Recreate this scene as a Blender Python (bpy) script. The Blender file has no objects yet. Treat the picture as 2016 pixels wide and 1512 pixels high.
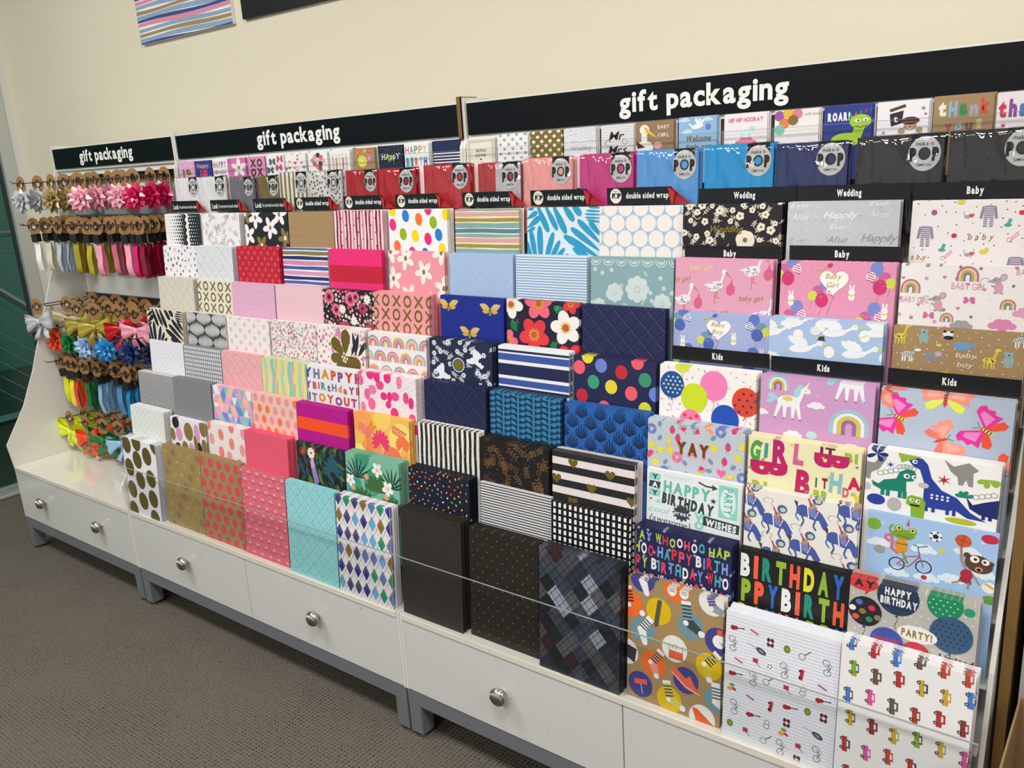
import bpy, bmesh, math, random
from mathutils import Vector, Matrix
from math import sin, cos, pi, radians as rad
SC = bpy.context.scene; CO = SC.collection

# ---------------- camera ----------------
cam = bpy.data.objects.new('camera', bpy.data.cameras.new('camera')); CO.objects.link(cam); SC.camera = cam
_r = Vector((0.79466621, 0.60397957, -0.06094496)); _u = Vector((-0.11142955, 0.24382199, 0.96339727)); _f = Vector((-0.59673199, 0.75878819, -0.26105827))
mw = Matrix((_r, _u, -_f)).transposed().to_4x4(); mw.translation = (2.561, -2.352, 1.3643)
cam.matrix_world = mw
cam.data.sensor_width = 36; cam.data.lens = 1672.54 / 2016 * 36; cam.data.clip_start = 0.05
# ---------------- world and light ----------------
SC.view_settings.view_transform = 'Standard'; SC.view_settings.look = 'None'; SC.view_settings.gamma = 1
SC.view_settings.use_curve_mapping = False; SC.view_settings.exposure = 0.13
wd = bpy.data.worlds.new('world'); SC.world = wd; wd.use_nodes = True
wd.node_tree.nodes['Background'].inputs[0].default_value = (0.93, 0.96, 1.0, 1); wd.node_tree.nodes['Background'].inputs[1].default_value = 0.36
def area(name, loc, sx, sy, power, col, rot=(0, 0, 0)):
    l = bpy.data.lights.new(name, 'AREA'); l.shape = 'RECTANGLE'; l.size = sx; l.size_y = sy; l.energy = power; l.color = col
    o = bpy.data.objects.new(name, l); CO.objects.link(o); o.location = loc; o.rotation_euler = rot; return o
PANELS = [(-0.2, -2.3), (2.2, -2.3), (-0.2, -4.6), (2.2, -4.6), (4.6, -2.3)]
for x, y in PANELS: area('ceiling_panel_light', (x, y, 2.94), 1.15, 0.55, 38, (1.0, 0.98, 0.95))
area('stairwell_fill', (-5.2, 0, 3.2), 2.5, 2.5, 330, (0.85, 1.0, 0.97), (0, 0, 0))  # added fill lamp to brighten the stairwell, not a visible source
area('daylight', (-7.5, -2.0, 3.4), 4.0, 3.0, 130, (0.85, 0.95, 1.0), (0, rad(-62), 0))

# ---------------- colour and materials ----------------
def lin(h):
    if h[0] == '#': h = h[1:]
    v = [int(h[i:i + 2], 16) / 255 for i in (0, 2, 4)]
    return tuple(c / 12.92 if c <= 0.04045 else ((c + 0.055) / 1.055) ** 2.4 for c in v)
def rgba(h):            # a trailing * marks foil ink
    m = h.endswith('*'); return lin(h.rstrip('*')) + ((0.0 if m else 1.0),)
MATS = {}
def mat(name, col, rough=.5, metal=0, bump=0, bscale=200, spec=.5, trans=0, alpha=1, coat=0, var=0):
    if name in MATS: return MATS[name]
    m = bpy.data.materials.new(name); m.use_nodes = True; nt = m.node_tree; b = nt.nodes['Principled BSDF']
    b.inputs['Base Color'].default_value = lin(col) + (1,); b.inputs['Roughness'].default_value = rough; b.inputs['Metallic'].default_value = metal
    b.inputs['Specular IOR Level'].default_value = spec; b.inputs['Transmission Weight'].default_value = trans; b.inputs['Alpha'].default_value = alpha
    b.inputs['Coat Weight'].default_value = coat
    if bump or var:
        tc = nt.nodes.new('ShaderNodeTexCoord'); n = nt.nodes.new('ShaderNodeTexNoise'); n.inputs['Scale'].default_value = bscale; n.inputs['Detail'].default_value = 4
        nt.links.new(tc.outputs['Object'], n.inputs['Vector'])
        if bump:
            bp = nt.nodes.new('ShaderNodeBump'); bp.inputs['Strength'].default_value = bump; bp.inputs['Distance'].default_value = .002
            nt.links.new(n.outputs['Fac'], bp.inputs['Height']); nt.links.new(bp.outputs['Normal'], b.inputs['Normal'])
        if var:
            mx = nt.nodes.new('ShaderNodeMix'); mx.data_type = 'RGBA'; c = lin(col)
            mx.inputs['A'].default_value = tuple(v * (1 - var) for v in c) + (1,); mx.inputs['B'].default_value = tuple(min(1, v * (1 + var)) for v in c) + (1,)
            nt.links.new(n.outputs['Fac'], mx.inputs['Factor']); nt.links.new(mx.outputs['Result'], b.inputs['Base Color'])
    MATS[name] = m; return m
def ink(name, rough=.5, coat=0, bump=0, bscale=60, quilt=0):
    """printed surface: ink colour from the mesh's colour attribute, foil where its alpha is 0"""
    if name in MATS: return MATS[name]
    m = bpy.data.materials.new(name); m.use_nodes = True; nt = m.node_tree; b = nt.nodes['Principled BSDF']
    a = nt.nodes.new('ShaderNodeAttribute'); a.attribute_name = 'Col'; nt.links.new(a.outputs['Color'], b.inputs['Base Color'])
    s = nt.nodes.new('ShaderNodeMath'); s.operation = 'MULTIPLY_ADD'; s.inputs[1].default_value = -.55; s.inputs[2].default_value = .55
    nt.links.new(a.outputs['Alpha'], s.inputs[0]); nt.links.new(s.outputs[0], b.inputs['Metallic'])
    b.inputs['Roughness'].default_value = rough; b.inputs['Coat Weight'].default_value = coat; b.inputs['Specular IOR Level'].default_value = .4
    tc = nt.nodes.new('ShaderNodeTexCoord'); n = nt.nodes.new('ShaderNodeTexNoise'); n.inputs['Scale'].default_value = bscale; n.inputs['Detail'].default_value = 3
    nt.links.new(tc.outputs['Object'], n.inputs['Vector'])
    bp = nt.nodes.new('ShaderNodeBump'); bp.inputs['Strength'].default_value = bump or .08; bp.inputs['Distance'].default_value = .004
    nt.links.new(n.outputs['Fac'], bp.inputs['Height']); nt.links.new(bp.outputs['Normal'], b.inputs['Normal'])
    if quilt:   # embossed diagonal basket weave
        mp = nt.nodes.new('ShaderNodeMapping'); mp.inputs['Rotation'].default_value = (0, rad(45), 0); nt.links.new(tc.outputs['Object'], mp.inputs['Vector'])
        sp = nt.nodes.new('ShaderNodeSeparateXYZ'); nt.links.new(mp.outputs[0], sp.inputs[0]); last = None
        for ax in ('X', 'Z'):
            sc = nt.nodes.new('ShaderNodeMath'); sc.operation = 'MULTIPLY'; sc.inputs[1].default_value = 75; nt.links.new(sp.outputs[ax], sc.inputs[0])
            w = nt.nodes.new('ShaderNodeMath'); w.operation = 'PINGPONG'; w.inputs[1].default_value = 1; nt.links.new(sc.outputs[0], w.inputs[0])
            if last:
                q = nt.nodes.new('ShaderNodeMath'); q.operation = 'MINIMUM'; nt.links.new(last, q.inputs[0]); nt.links.new(w.outputs[0], q.inputs[1]); last = q.outputs[0]
            else: last = w.outputs[0]
        gv = nt.nodes.new('ShaderNodeMath'); gv.operation = 'MULTIPLY'; gv.inputs[1].default_value = 5; gv.use_clamp = True; nt.links.new(last, gv.inputs[0]); last = gv.outputs[0]
        b2 = nt.nodes.new('ShaderNodeBump'); b2.inputs['Strength'].default_value = .9; b2.inputs['Distance'].default_value = quilt
        nt.links.new(last, b2.inputs['Height']); nt.links.new(bp.outputs['Normal'], b2.inputs['Normal']); nt.links.new(b2.outputs['Normal'], b.inputs['Normal'])
    MATS[name] = m; return m
def film(name, rough=.08, fac=.12, bump=.6, bscale=22, tint=(1, 1, 1), blend=.2, mul=.6):
    """thin clear plastic: transparent with a glossy share"""
    if name in MATS: return MATS[name]
    m = bpy.data.materials.new(name); m.use_nodes = True; nt = m.node_tree; nt.nodes.remove(nt.nodes['Principled BSDF'])
    tr = nt.nodes.new('ShaderNodeBsdfTransparent'); tr.inputs[0].default_value = tint + (1,)
    g = nt.nodes.new('ShaderNodeBsdfGlossy'); g.inputs['Roughness'].default_value = rough
    mx = nt.nodes.new('ShaderNodeMixShader'); fr = nt.nodes.new('ShaderNodeLayerWeight'); fr.inputs['Blend'].default_value = blend
    ad = nt.nodes.new('ShaderNodeMath'); ad.operation = 'MULTIPLY_ADD'; ad.inputs[1].default_value = mul; ad.inputs[2].default_value = fac; ad.use_clamp = True
    nt.links.new(fr.outputs['Fresnel'], ad.inputs[0]); nt.links.new(ad.outputs[0], mx.inputs[0]); nt.links.new(tr.outputs[0], mx.inputs[1]); nt.links.new(g.outputs[0], mx.inputs[2])
    nt.links.new(mx.outputs[0], nt.nodes['Material Output'].inputs[0])
    if bump:
        tc = nt.nodes.new('ShaderNodeTexCoord'); mp = nt.nodes.new('ShaderNodeMapping'); mp.inputs['Rotation'].default_value = (0, rad(35), 0); mp.inputs['Scale'].default_value = (1, 1, .3)
        n = nt.nodes.new('ShaderNodeTexNoise'); n.inputs['Scale'].default_value = bscale; n.inputs['Detail'].default_value = 2; n.inputs['Distortion'].default_value = 1.2
        nt.links.new(tc.outputs['Object'], mp.inputs[0]); nt.links.new(mp.outputs[0], n.inputs['Vector'])
        bp = nt.nodes.new('ShaderNodeBump'); bp.inputs['Strength'].default_value = bump; bp.inputs['Distance'].default_value = .02
        nt.links.new(n.outputs['Fac'], bp.inputs['Height']); nt.links.new(bp.outputs['Normal'], g.inputs['Normal']); nt.links.new(bp.outputs['Normal'], fr.inputs['Normal'])
    MATS[name] = m; return m

# ---------------- mesh collector ----------------
class MB:
    def __init__(s): s.v = []; s.f = []; s.c = []; s.m = []
    def face(s, pts, col=None, mi=0):
        i = len(s.v); s.v += [tuple(p) for p in pts]; s.f.append(tuple(range(i, i + len(pts)))); s.c.append(col); s.m.append(mi)
    def mesh(s, V, F, col=None, mi=0):
        i = len(s.v); s.v += [tuple(p) for p in V]
        for f in F: s.f.append(tuple(i + k for k in f)); s.c.append(col); s.m.append(mi)
    def box(s, x0, x1, y0, y1, z0, z1, col=None, mi=0, bev=0):
        if not bev:
            V = [(x, y, z) for z in (z0, z1) for y in (y0, y1) for x in (x0, x1)]
            s.mesh(V, [(0, 2, 3, 1), (4, 5, 7, 6), (0, 1, 5, 4), (2, 6, 7, 3), (0, 4, 6, 2), (1, 3, 7, 5)], col, mi); return
        bm = bmesh.new(); bmesh.ops.create_cube(bm, size=1)
        for v in bm.verts: v.co = ((x0 + x1) / 2 + v.co.x * (x1 - x0), (y0 + y1) / 2 + v.co.y * (y1 - y0), (z0 + z1) / 2 + v.co.z * (z1 - z0))
        bmesh.ops.bevel(bm, geom=bm.edges[:] + bm.verts[:], offset=bev, segments=2, affect='EDGES')
        bm.verts.index_update(); s.mesh([v.co[:] for v in bm.verts], [[v.index for v in f.verts] for f in bm.faces], col, mi); bm.free()
    def tube(s, pts, r, n=8, col=None, mi=0, cap=True):
        P = [Vector(p) for p in pts]; V = []; F = []; up = Vector((0, 0, 1))
        for i, p in enumerate(P):
            d = (P[min(i + 1, len(P) - 1)] - P[max(i - 1, 0)]).normalized()
            a = d.cross(up if abs(d.z) < .9 else Vector((1, 0, 0))).normalized(); b = d.cross(a)
            rr = r[i] if isinstance(r, (list, tuple)) else r
            V += [p + a * rr * cos(2 * pi * k / n) + b * rr * sin(2 * pi * k / n) for k in range(n)]
        for i in range(len(P) - 1):
            F += [(i * n + k, i * n + (k + 1) % n, (i + 1) * n + (k + 1) % n, (i + 1) * n + k) for k in range(n)]
        if cap: F += [tuple(range(n))[::-1], tuple((len(P) - 1) * n + k for k in range(n))]
        s.mesh(V, F, col, mi)
    def prism_x(s, prof, x0, x1, col=None, mi=0):    # profile in (y, z)
        n = len(prof); V = [(x0, y, z) for y, z in prof] + [(x1, y, z) for y, z in prof]
        s.mesh(V, [tuple(range(n)), tuple(range(n, 2 * n))[::-1]] + [(k, n + k, n + (k + 1) % n, (k + 1) % n) for k in range(n)], col, mi)
    def build(s, name, m, parent=None, loc=None, smooth=False, flip=False):
        me = bpy.data.meshes.new(name); me.from_pydata(s.v, [], s.f); ms = m if isinstance(m, (list, tuple)) else [m]
        for q in ms: me.materials.append(q)
        if len(ms) > 1: me.polygons.foreach_set('material_index', s.m)
        if any(c is not None for c in s.c):
            a = me.color_attributes.new('Col', 'FLOAT_COLOR', 'CORNER'); L = []
            for f, c in zip(s.f, s.c): L += list(c or (1, 1, 1, 1)) * len(f)
            a.data.foreach_set('color', L)
        me.validate(); me.update()
        if smooth: me.polygons.foreach_set('use_smooth', [True] * len(me.polygons))
        o = bpy.data.objects.new(name, me); CO.objects.link(o)
        if parent: o.parent = parent
        if loc: o.location = loc
        return o
def fixn(o):
    bm = bmesh.new(); bm.from_mesh(o.data); bmesh.ops.remove_doubles(bm, verts=bm.verts, dist=1e-6); bmesh.ops.recalc_face_normals(bm, faces=bm.faces); bm.to_mesh(o.data); bm.free(); return o
def tag(o, label=None, cat=None, group=None, kind=None):
    if label: o['label'] = label
    if cat: o['category'] = cat
    if group: o['group'] = group
    if kind: o['kind'] = kind
    return o
def empty(name, loc=(0, 0, 0), rot=(0, 0, 0)):
    o = bpy.data.objects.new(name, None); CO.objects.link(o); o.location = loc; o.rotation_euler = rot; o.empty_display_size = .05; return o
def copy_tree(o, parent=None):
    c = o.copy(); CO.objects.link(c)
    if parent: c.parent = parent
    for ch in [k for k in bpy.data.objects if k.parent == o]: copy_tree(ch, c)
    return c

# ---------------- lettering: outlines of the built-in face ----------------
GL = {}
def glyph(ch, off):
    k = (ch, off)
    if k in GL: return GL[k]
    cu = bpy.data.curves.new('g', 'FONT'); cu.body = ch; cu.size = 1; cu.resolution_u = 3; cu.offset = off; cu.fill_mode = 'BOTH'
    o = bpy.data.objects.new('g', cu); CO.objects.link(o); me = o.to_mesh()
    T = [[(me.vertices[i].co.x, me.vertices[i].co.y) for i in p.vertices] for p in me.polygons] if me else []
    o.to_mesh_clear(); bpy.data.objects.remove(o); bpy.data.curves.remove(cu)
    xs = [q[0] for t in T for q in t]
    GL[k] = (T, min(xs) if xs else 0, max(xs) if xs else .28); return GL[k]
CAP = .729
def lay(s, h, b=.02, w=None, gap=.07, slant=0, sx=1):
    """triangles of a word: x right from 0, y up from the baseline, capitals h high, width w if given"""
    k = h / CAP; out = []; x = 0
    for ch in s:
        if ch == ' ': x += .3 * sx; continue
        T, a, e = glyph(ch, b)
        for t in T: out.append([((x + (q[0] - a) * sx + q[1] * slant) * k, q[1] * k) for q in t])
        x += ((e - a) + gap + b) * sx
    W = (x - gap * sx) * k
    if w and W > 0: f = w / W; out = [[(q[0] * f, q[1]) for q in t] for t in out]; W = w
    return out, W

# ---------------- printed canvas (centimetres, y down from the top fold) ----------------
def clip(P, ax, v, sgn):
    out = []; n = len(P)
    for i in range(n):
        a, b = P[i], P[(i + 1) % n]; da = sgn * (a[ax] - v); db = sgn * (b[ax] - v)
        if da >= 0: out.append(a)
        if (da > 0 and db < 0) or (da < 0 and db > 0):
            t = da / (da - db); out.append((a[0] + (b[0] - a[0]) * t, a[1] + (b[1] - a[1]) * t))
    return out
class Cv:
    def __init__(s, W, H, top, bg, seed=1):
        s.W = W; s.H = H; s.top = top; s.bg = bg; s.sh = []; s.l = 0; s.sid = 0; s.r = random.Random(seed); s.fin = 'paper'; s.edge = None
    def L(s): s.l += 1
    def P(s, pts, col, sid=None):
        if sid is None: s.sid += 1; sid = s.sid
        xs = [p[0] for p in pts]; ys = [p[1] for p in pts]
        if max(xs) < 0 or min(xs) > s.W or max(ys) < -s.top or min(ys) > s.H: return
        s.sh.append((sid, col, pts))
    def C(s, pts, col):     # any outline, triangulated
        from mathutils.geometry import tessellate_polygon as tp
        s.sid += 1; k = s.sid
        for t in tp([[Vector((p[0], p[1], 0)) for p in pts]]): s.P([pts[i] for i in t], col, k)
    def e(s, x, y, rx, col, ry=None, rot=0, n=18):
        ry = ry or rx; c, d = cos(rad(rot)), sin(rad(rot))
        s.P([(x + rx * cos(2 * pi * k / n) * c - ry * sin(2 * pi * k / n) * d, y + rx * cos(2 * pi * k / n) * d + ry * sin(2 * pi * k / n) * c) for k in range(n)], col)
    def R(s, x, y, w, h, col, rot=0):
        c, d = cos(rad(rot)), sin(rad(rot)); cx, cy = x + w / 2, y + h / 2
        s.P([(cx + a * w / 2 * c - b * h / 2 * d, cy + a * w / 2 * d + b * h / 2 * c) for a, b in ((-1, -1), (1, -1), (1, 1), (-1, 1))], col)
    def ring(s, x, y, R, r, col, a0=0, a1=360, n=20, ky=1):
        s.sid += 1; q = s.sid
        for k in range(n):
            a, b = rad(a0 + (a1 - a0) * k / n), rad(a0 + (a1 - a0) * (k + 1) / n)
            s.P([(x + R * cos(a), y - R * sin(a) * ky), (x + R * cos(b), y - R * sin(b) * ky), (x + r * cos(b), y - r * sin(b) * ky), (x + r * cos(a), y - r * sin(a) * ky)], col, q)
    def ln(s, pts, w, col):
        for (ax, ay), (bx, by) in zip(pts, pts[1:]):
            d = math.hypot(bx - ax, by - ay) or 1; nx, ny = -(by - ay) / d * w / 2, (bx - ax) / d * w / 2
            s.P([(ax + nx, ay + ny), (bx + nx, by + ny), (bx - nx, by - ny), (ax - nx, ay - ny)], col)
    def st(s, x, y, r, col, n=5, q=.42, rot=0):
        for k in range(n):
            a = rad(-90 + rot + 360 * k / n); d = pi / n
            s.P([(x, y), (x + r * q * cos(a - d), y + r * q * sin(a - d)), (x + r * cos(a), y + r * sin(a)), (x + r * q * cos(a + d), y + r * q * sin(a + d))], col)
    def fl(s, x, y, R, col, cc=None, n=5, pw=.42, rot=0, cr=.25):
        for k in range(n):
            a = rot + 360 * k / n; s.e(x + .56 * R * cos(rad(a)), y + .56 * R * sin(rad(a)), R * .46, col, R * pw * .62, a, 12)
        if cc: s.L(); s.e(x, y, R * cr, cc, n=10)
    def ht(s, x, y, r, col):
        P = []
        for k in range(24):
            t = 2 * pi * k / 24; P.append((x + r * .0625 * 16 * sin(t) ** 3, y - r * .0625 * (13 * cos(t) - 5 * cos(2 * t) - 2 * cos(3 * t) - cos(4 * t))))
        s.C(P, col)
    def lf(s, x, y, L, w, a, col, n=7):       # pointed leaf from its base
        c, d = cos(rad(a)), sin(rad(a)); A = [(L * k / n, w / 2 * sin(pi * k / n)) for k in range(n + 1)]
        A += [(p[0], -p[1]) for p in A[-2:0:-1]]; s.P([(x + u * c - v * d, y + u * d + v * c) for u, v in A], col)
    def drop(s, x, y, L, w, a, col):          # fat rounded leaf
        c, d = cos(rad(a)), sin(rad(a)); A = [(0, 0), (L * .3, w * .28), (L * .6, w * .48), (L * .82, w * .46), (L * .95, w * .28), (L, 0)]
        A += [(p[0], -p[1]) for p in A[-2:0:-1]]; s.P([(x + u * c - v * d, y + u * d + v * c) for u, v in A], col)
    def tx(s, x, y, h, t, col, b=.03, w=None, rot=0, slant=0, sx=1, gap=.07):
        T, W = lay(t, h, b, w, gap, slant, sx); c, d = cos(rad(rot)), sin(rad(rot)); s.sid += 1; k = s.sid
        for q in T: s.P([(x + u * c - (h - v) * d, y + u * d + (h - v) * c) for u, v in q], col, k)
        return W
    def grid(s, dx, dy, stag=0, x0=None, y0=None, j=0):
        y = -s.top + dy * .3 if y0 is None else y0; i = 0
        while y < s.H + dy:
            x = (dx * .4 if x0 is None else x0) + (dx * stag * (i % 2)) - dx
            while x < s.W + dx:
                yield x + s.r.uniform(-j, j), y + s.r.uniform(-j, j); x += dx
            y += dy; i += 1
    def hs(s, bands, y0=None, wob=0):         # horizontal bands (colour, height), repeated
        y = -s.top if y0 is None else y0; i = 0
        while y < s.H:
            c, h = bands[i % len(bands)]
            if c:
                if wob:
                    n = 8; f = s.r.uniform(0, 6); U = [(s.W * k / n, y + wob * sin(f + k * .9)) for k in range(n + 1)]; D = [(s.W * k / n, y + h + wob * sin(f + 1 + k * .8)) for k in range(n + 1)]
                    for k in range(n): s.P([U[k], U[k + 1], D[k + 1], D[k]], c)
                else: s.R(0, y, s.W, h, c)
            y += h; i += 1
    def vs(s, bands, wob=0):
        x = -.5; i = 0
        while x < s.W:
            c, w = bands[i % len(bands)]
            if c:
                if wob:
                    n = 10; f = s.r.uniform(0, 6); h = (s.H + s.top) / n; A = [(x + wob * sin(f + k), -s.top + h * k) for k in range(n + 1)]
                    for k in range(n): s.P([A[k], (A[k][0] + w, A[k][1]), (A[k + 1][0] + w, A[k + 1][1]), A[k + 1]], c)
                else: s.R(x, -s.top, w, s.H + s.top, c)
            x += w; i += 1
    def put(s, mb, x0, ztop, yf, depth, total=.0006):
        """lay the print on the front (y = yf, facing -y) and over the top fold; overlapping inks stack in thin coats"""
        cells = {}; out = []; top = 1
        for sid, col, pts in s.sh:
            P = clip(clip(pts, 0, 0, 1), 0, s.W, -1)
            if len(P) < 3: continue
            xs = [p[0] for p in P]; ys = [p[1] for p in P]; bx = (min(xs), max(xs), min(ys), max(ys)); lv = 1
            K_ = [(i, j) for i in range(int(bx[0] // 1), int(bx[1] // 1) + 1) for j in range(int(bx[2] // 1), int(bx[3] // 1) + 1)]
            for k in K_:
                for q, l, B in cells.get(k, ()):
                    if q == sid: lv = max(lv, l) if l >= lv else lv; continue
                    if l >= lv and B[0] < bx[1] - 1e-6 and bx[0] < B[1] - 1e-6 and B[2] < bx[3] - 1e-6 and bx[2] < B[3] - 1e-6: lv = l + 1
            for k in K_: cells.setdefault(k, []).append((sid, lv, bx))
            top = max(top, lv); out.append((lv, col, P))
        st = min(.00006, total / top)
        for l, col, P in out:
            h = .00015 + l * st; c = rgba(col)
            A = clip(clip(P, 1, 0, 1), 1, s.H, -1)
            if len(A) > 2: mb.face([(x0 + p[0] / 100, yf - h, ztop - p[1] / 100) for p in A], c)
            if depth:
                A = clip(clip(P, 1, 0, -1), 1, -s.top, 1)
                if len(A) > 2: mb.face([(x0 + p[0] / 100, yf + min(depth, -p[1] / s.top * depth), ztop + h * .5) for p in A], c)
# ---------------- printed designs ----------------
PT = {}
def pt(r, c, bg, n, desc, fin='paper', edge=None):
    def w(f): PT[(r, c)] = (bg, n, desc, fin, edge, f); return f
    return w
K = '1c1c20'; WH = 'f3f1f0'; GO = '8a7540*'; NV = '23294f'; KR = 'a88a60'
def scat(c, n, f, gap=2.0, ymax=None, tries=30):
    pts = []; ym = ymax or c.H
    for _ in range(n):
        for _ in range(tries):
            x, y = c.r.uniform(0, c.W), c.r.uniform(-.2, ym)
            if all((x - a) ** 2 + (y - b) ** 2 > gap * gap for a, b in pts): pts.append((x, y)); f(x, y); c.L(); break
def dotgrid(c, dx, dy, r, cols, stag=.5, j=0, ry=None, rot=0, n=10):
    for i, (x, y) in enumerate(c.grid(dx, dy, stag, j=j)): c.e(x, y, r, c.r.choice(cols) if len(cols) > 1 else cols[0], ry or r, rot, n)
def ball(c, x, y, r, col, string=K, knot=True, ry=None):
    c.L(); c.e(x, y, r, col, (ry or r * 1.12), n=24)
    if knot: c.P([(x, y + (ry or r * 1.12) - .1), (x - .28, y + (ry or r * 1.12) + .35), (x + .28, y + (ry or r * 1.12) + .35)], col)
    if string: c.ln([(x + .18 * sin(k), y + (ry or r * 1.12) + .3 + .35 * k) for k in range(8)], .07, string)
def rain(c, x, y, R, cols, legs=.5):
    n = len(cols); w = R * .85 / n
    for k, col in enumerate(cols):
        a = R - k * w; c.ring(x, y, a, a - w * .88, col, 0, 180, 12); c.R(x - a, y, w * .88, R * legs, col); c.R(x + a - w * .88, y, w * .88, R * legs, col)
def cloud(c, x, y, s, col):
    for dx, dy, q in ((-1, 0, .55), (-.35, -.4, .6), (.35, -.35, .65), (1, 0, .5), (0, .05, .7)): c.e(x + dx * s, y + dy * s, q * s, col, q * s * .75)
def bunny(c, x, y, s):
    c.e(x, y, s * .55, 'f6f0f0', s * .5); c.e(x - .25 * s, y - .8 * s, .15 * s, 'f6f0f0', .5 * s, -12); c.e(x + .25 * s, y - .8 * s, .15 * s, 'f6f0f0', .5 * s, 12)
    c.e(x, y + .9 * s, .5 * s, 'f6f0f0', .55 * s); c.L(); c.P([(x - .45 * s, y + .4 * s), (x + .45 * s, y + .4 * s), (x, y + .95 * s)], 'd8dc4a'); c.e(x - .18 * s, y, .05 * s, K); c.e(x + .18 * s, y, .05 * s, K)
def balls_baby(c, bg, B, heart):
    dotgrid(c, 1.2, 1.1, .05, ['f8f4f8']); c.L()
    def grp(x, y, m=1):
        for dx, dy, r, k in ((0, 0, 1.0, 0), (1.35, -1.6, 1.05, 1), (-.9, .7, .8, 2), (.7, 1.4, 1.1, 3)):
            c.L(); c.e(x + dx * m, y + dy, r, B[k], r * 1.15); c.ln([(x + dx * m, y + dy + r), (x + dx * m - .4, y + dy + r + 1.6)], .06, 'a08890')
        c.L(); c.e(x + 2.2 * m, y - .3, .75, 'fbf3f3', .85)
        for k in range(4): c.L(); c.R(x + 2.2 * m - .6, y - .95 + k * .42, 1.2, .18, B[3], 20)
        for k in range(8): c.e(x + c.r.uniform(-.6, .8), y + c.r.uniform(-.6, 1.4), .06, 'f8f4f8', n=5)
    grp(.6, 1.6); grp(6.6, 5.2); grp(17.3, 2.6, -1); grp(14.6, 9.3); grp(1.8, 9.6)
    c.L(); c.ht(9.2, 3.3, 2.4, 'fbf3ee'); c.ln([(9.4, 5.4), (8.2, 9)], .1, 'b09098'); c.L(); c.tx(7.7, 1.9, .95, 'Baby', 'cdb050*', .01, slant=.3); c.tx(7.9, 3.4, .95, heart, 'cdb050*', .01, slant=.3)
    c.ring(6.6, 1.7, .5, .38, 'dcbf5a'); c.ln([(6.9, 1.4), (8.2, .6)], .12, 'dcbf5a'); c.e(8.4, .55, .5, B[3], .35, -30)
    bunny(c, 12.2, 5.0, 1.0); bunny(c, 2.0, 6.4, 1.0); bunny(c, 17.6, 7.9, 1)
def daisies(c, cols, cc, pos, R=2.3):
    for i, (x, y, a) in enumerate(pos):
        col = cols[i % len(cols)]
        for k in range(5): q = rad(a + 72 * k); c.e(x + R * .56 * cos(q), y + R * .56 * sin(q), R * .5, col, R * .27, a + 72 * k, 14)
        c.L(); c.e(x, y, .5, cc[i % len(cc)], .65); c.L()
def xoxo(c, col, h=2.2):
    y = .5; i = 0
    while y < c.H:
        x = -.9 - .2 * i
        for k in range(7):
            if (k + i) % 2:
                c.ring(x + 1.5, y + h / 2, 1.35, .82, col, n=16, ky=h / 2.7 * 1.12)
            else:
                c.ln([(x + .2, y), (x + 2.8, y + h)], .5, col); c.ln([(x + 2.75, y - .05), (x + .2, y + h + .05)], .5, col)
            x += 3.75
        y += h + .65; i += 1
def petals(c, col, seed=0):
    for x0, y0, x1, y1, w in ((0, .4, 1.9, .1, .9), (-.3, 2.6, 2.9, .9, 1.2), (-.2, 4.6, 3.8, 1.9, 1.5), (-.3, 5.4, 2.2, 4.3, .9), (2.2, -1.6, 5.9, 5.4, 1.6), (4.2, -1.6, 8.3, 5.0, 1.4), (6.4, -1.6, 10.6, 5.7, 1.7), (9.0, -1.4, 12.6, 3.0, 1.6), (11.2, -1.6, 14.4, 1.8, 1.6),
        (3.0, 14, .9, 4.6, 1.5), (3.8, 14, 3.4, 3.8, 1.7), (4.2, 14, 7.2, 5.2, 1.5), (4.8, 14, 8.9, 7.0, 1.3), (5.2, 14, 10.2, 8.6, 1.2), (5.8, 14, 11.2, 9.9, 1.0), (2.2, 14, -.6, 6.6, 1.3),
        (19.8, 9.6, 11.6, 4.3, 1.5), (19.6, 10.8, 9.8, 6.0, 1.7), (19.6, 12.4, 12.2, 8.6, 1.5), (19.8, 8.0, 13.4, 2.6, 1.5), (19.8, 6.4, 16.4, 3.0, 1.3), (19.6, 14, 13.4, 10.8, 1.4),
        (20, .3, 16.2, .1, .5), (20, 1.0, 15.6, .8, .5), (20, 1.7, 15.2, 1.5, .5), (20, 2.4, 15.3, 2.2, .5), (20, 3.2, 15.8, 2.7, .5)):
        c.drop(x0, y0, math.hypot(x1 - x0, y1 - y0), w, math.degrees(math.atan2(y1 - y0, x1 - x0)), col)
def sprig(c, x, y, L, a, col, w=.05, leaf=.7, n=5, fill=None):
    dx, dy = cos(rad(a)), sin(rad(a)); c.ln([(x, y), (x + L * dx, y + L * dy)], w, col)
    for k in range(1, n + 1):
        t = L * k / n
        for s in (-1, 1): c.lf(x + t * dx, y + t * dy, leaf, leaf * .34, a + s * 48, fill or col, 4)
def florets(c, n, cols, R=(.3, .6), gap=1.0, cc=None, ymax=None):
    scat(c, n, lambda x, y: c.fl(x, y, c.r.uniform(*R), c.r.choice(cols), cc and c.r.choice(cc), 5, .6, c.r.uniform(0, 70)), gap, ymax)

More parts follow.
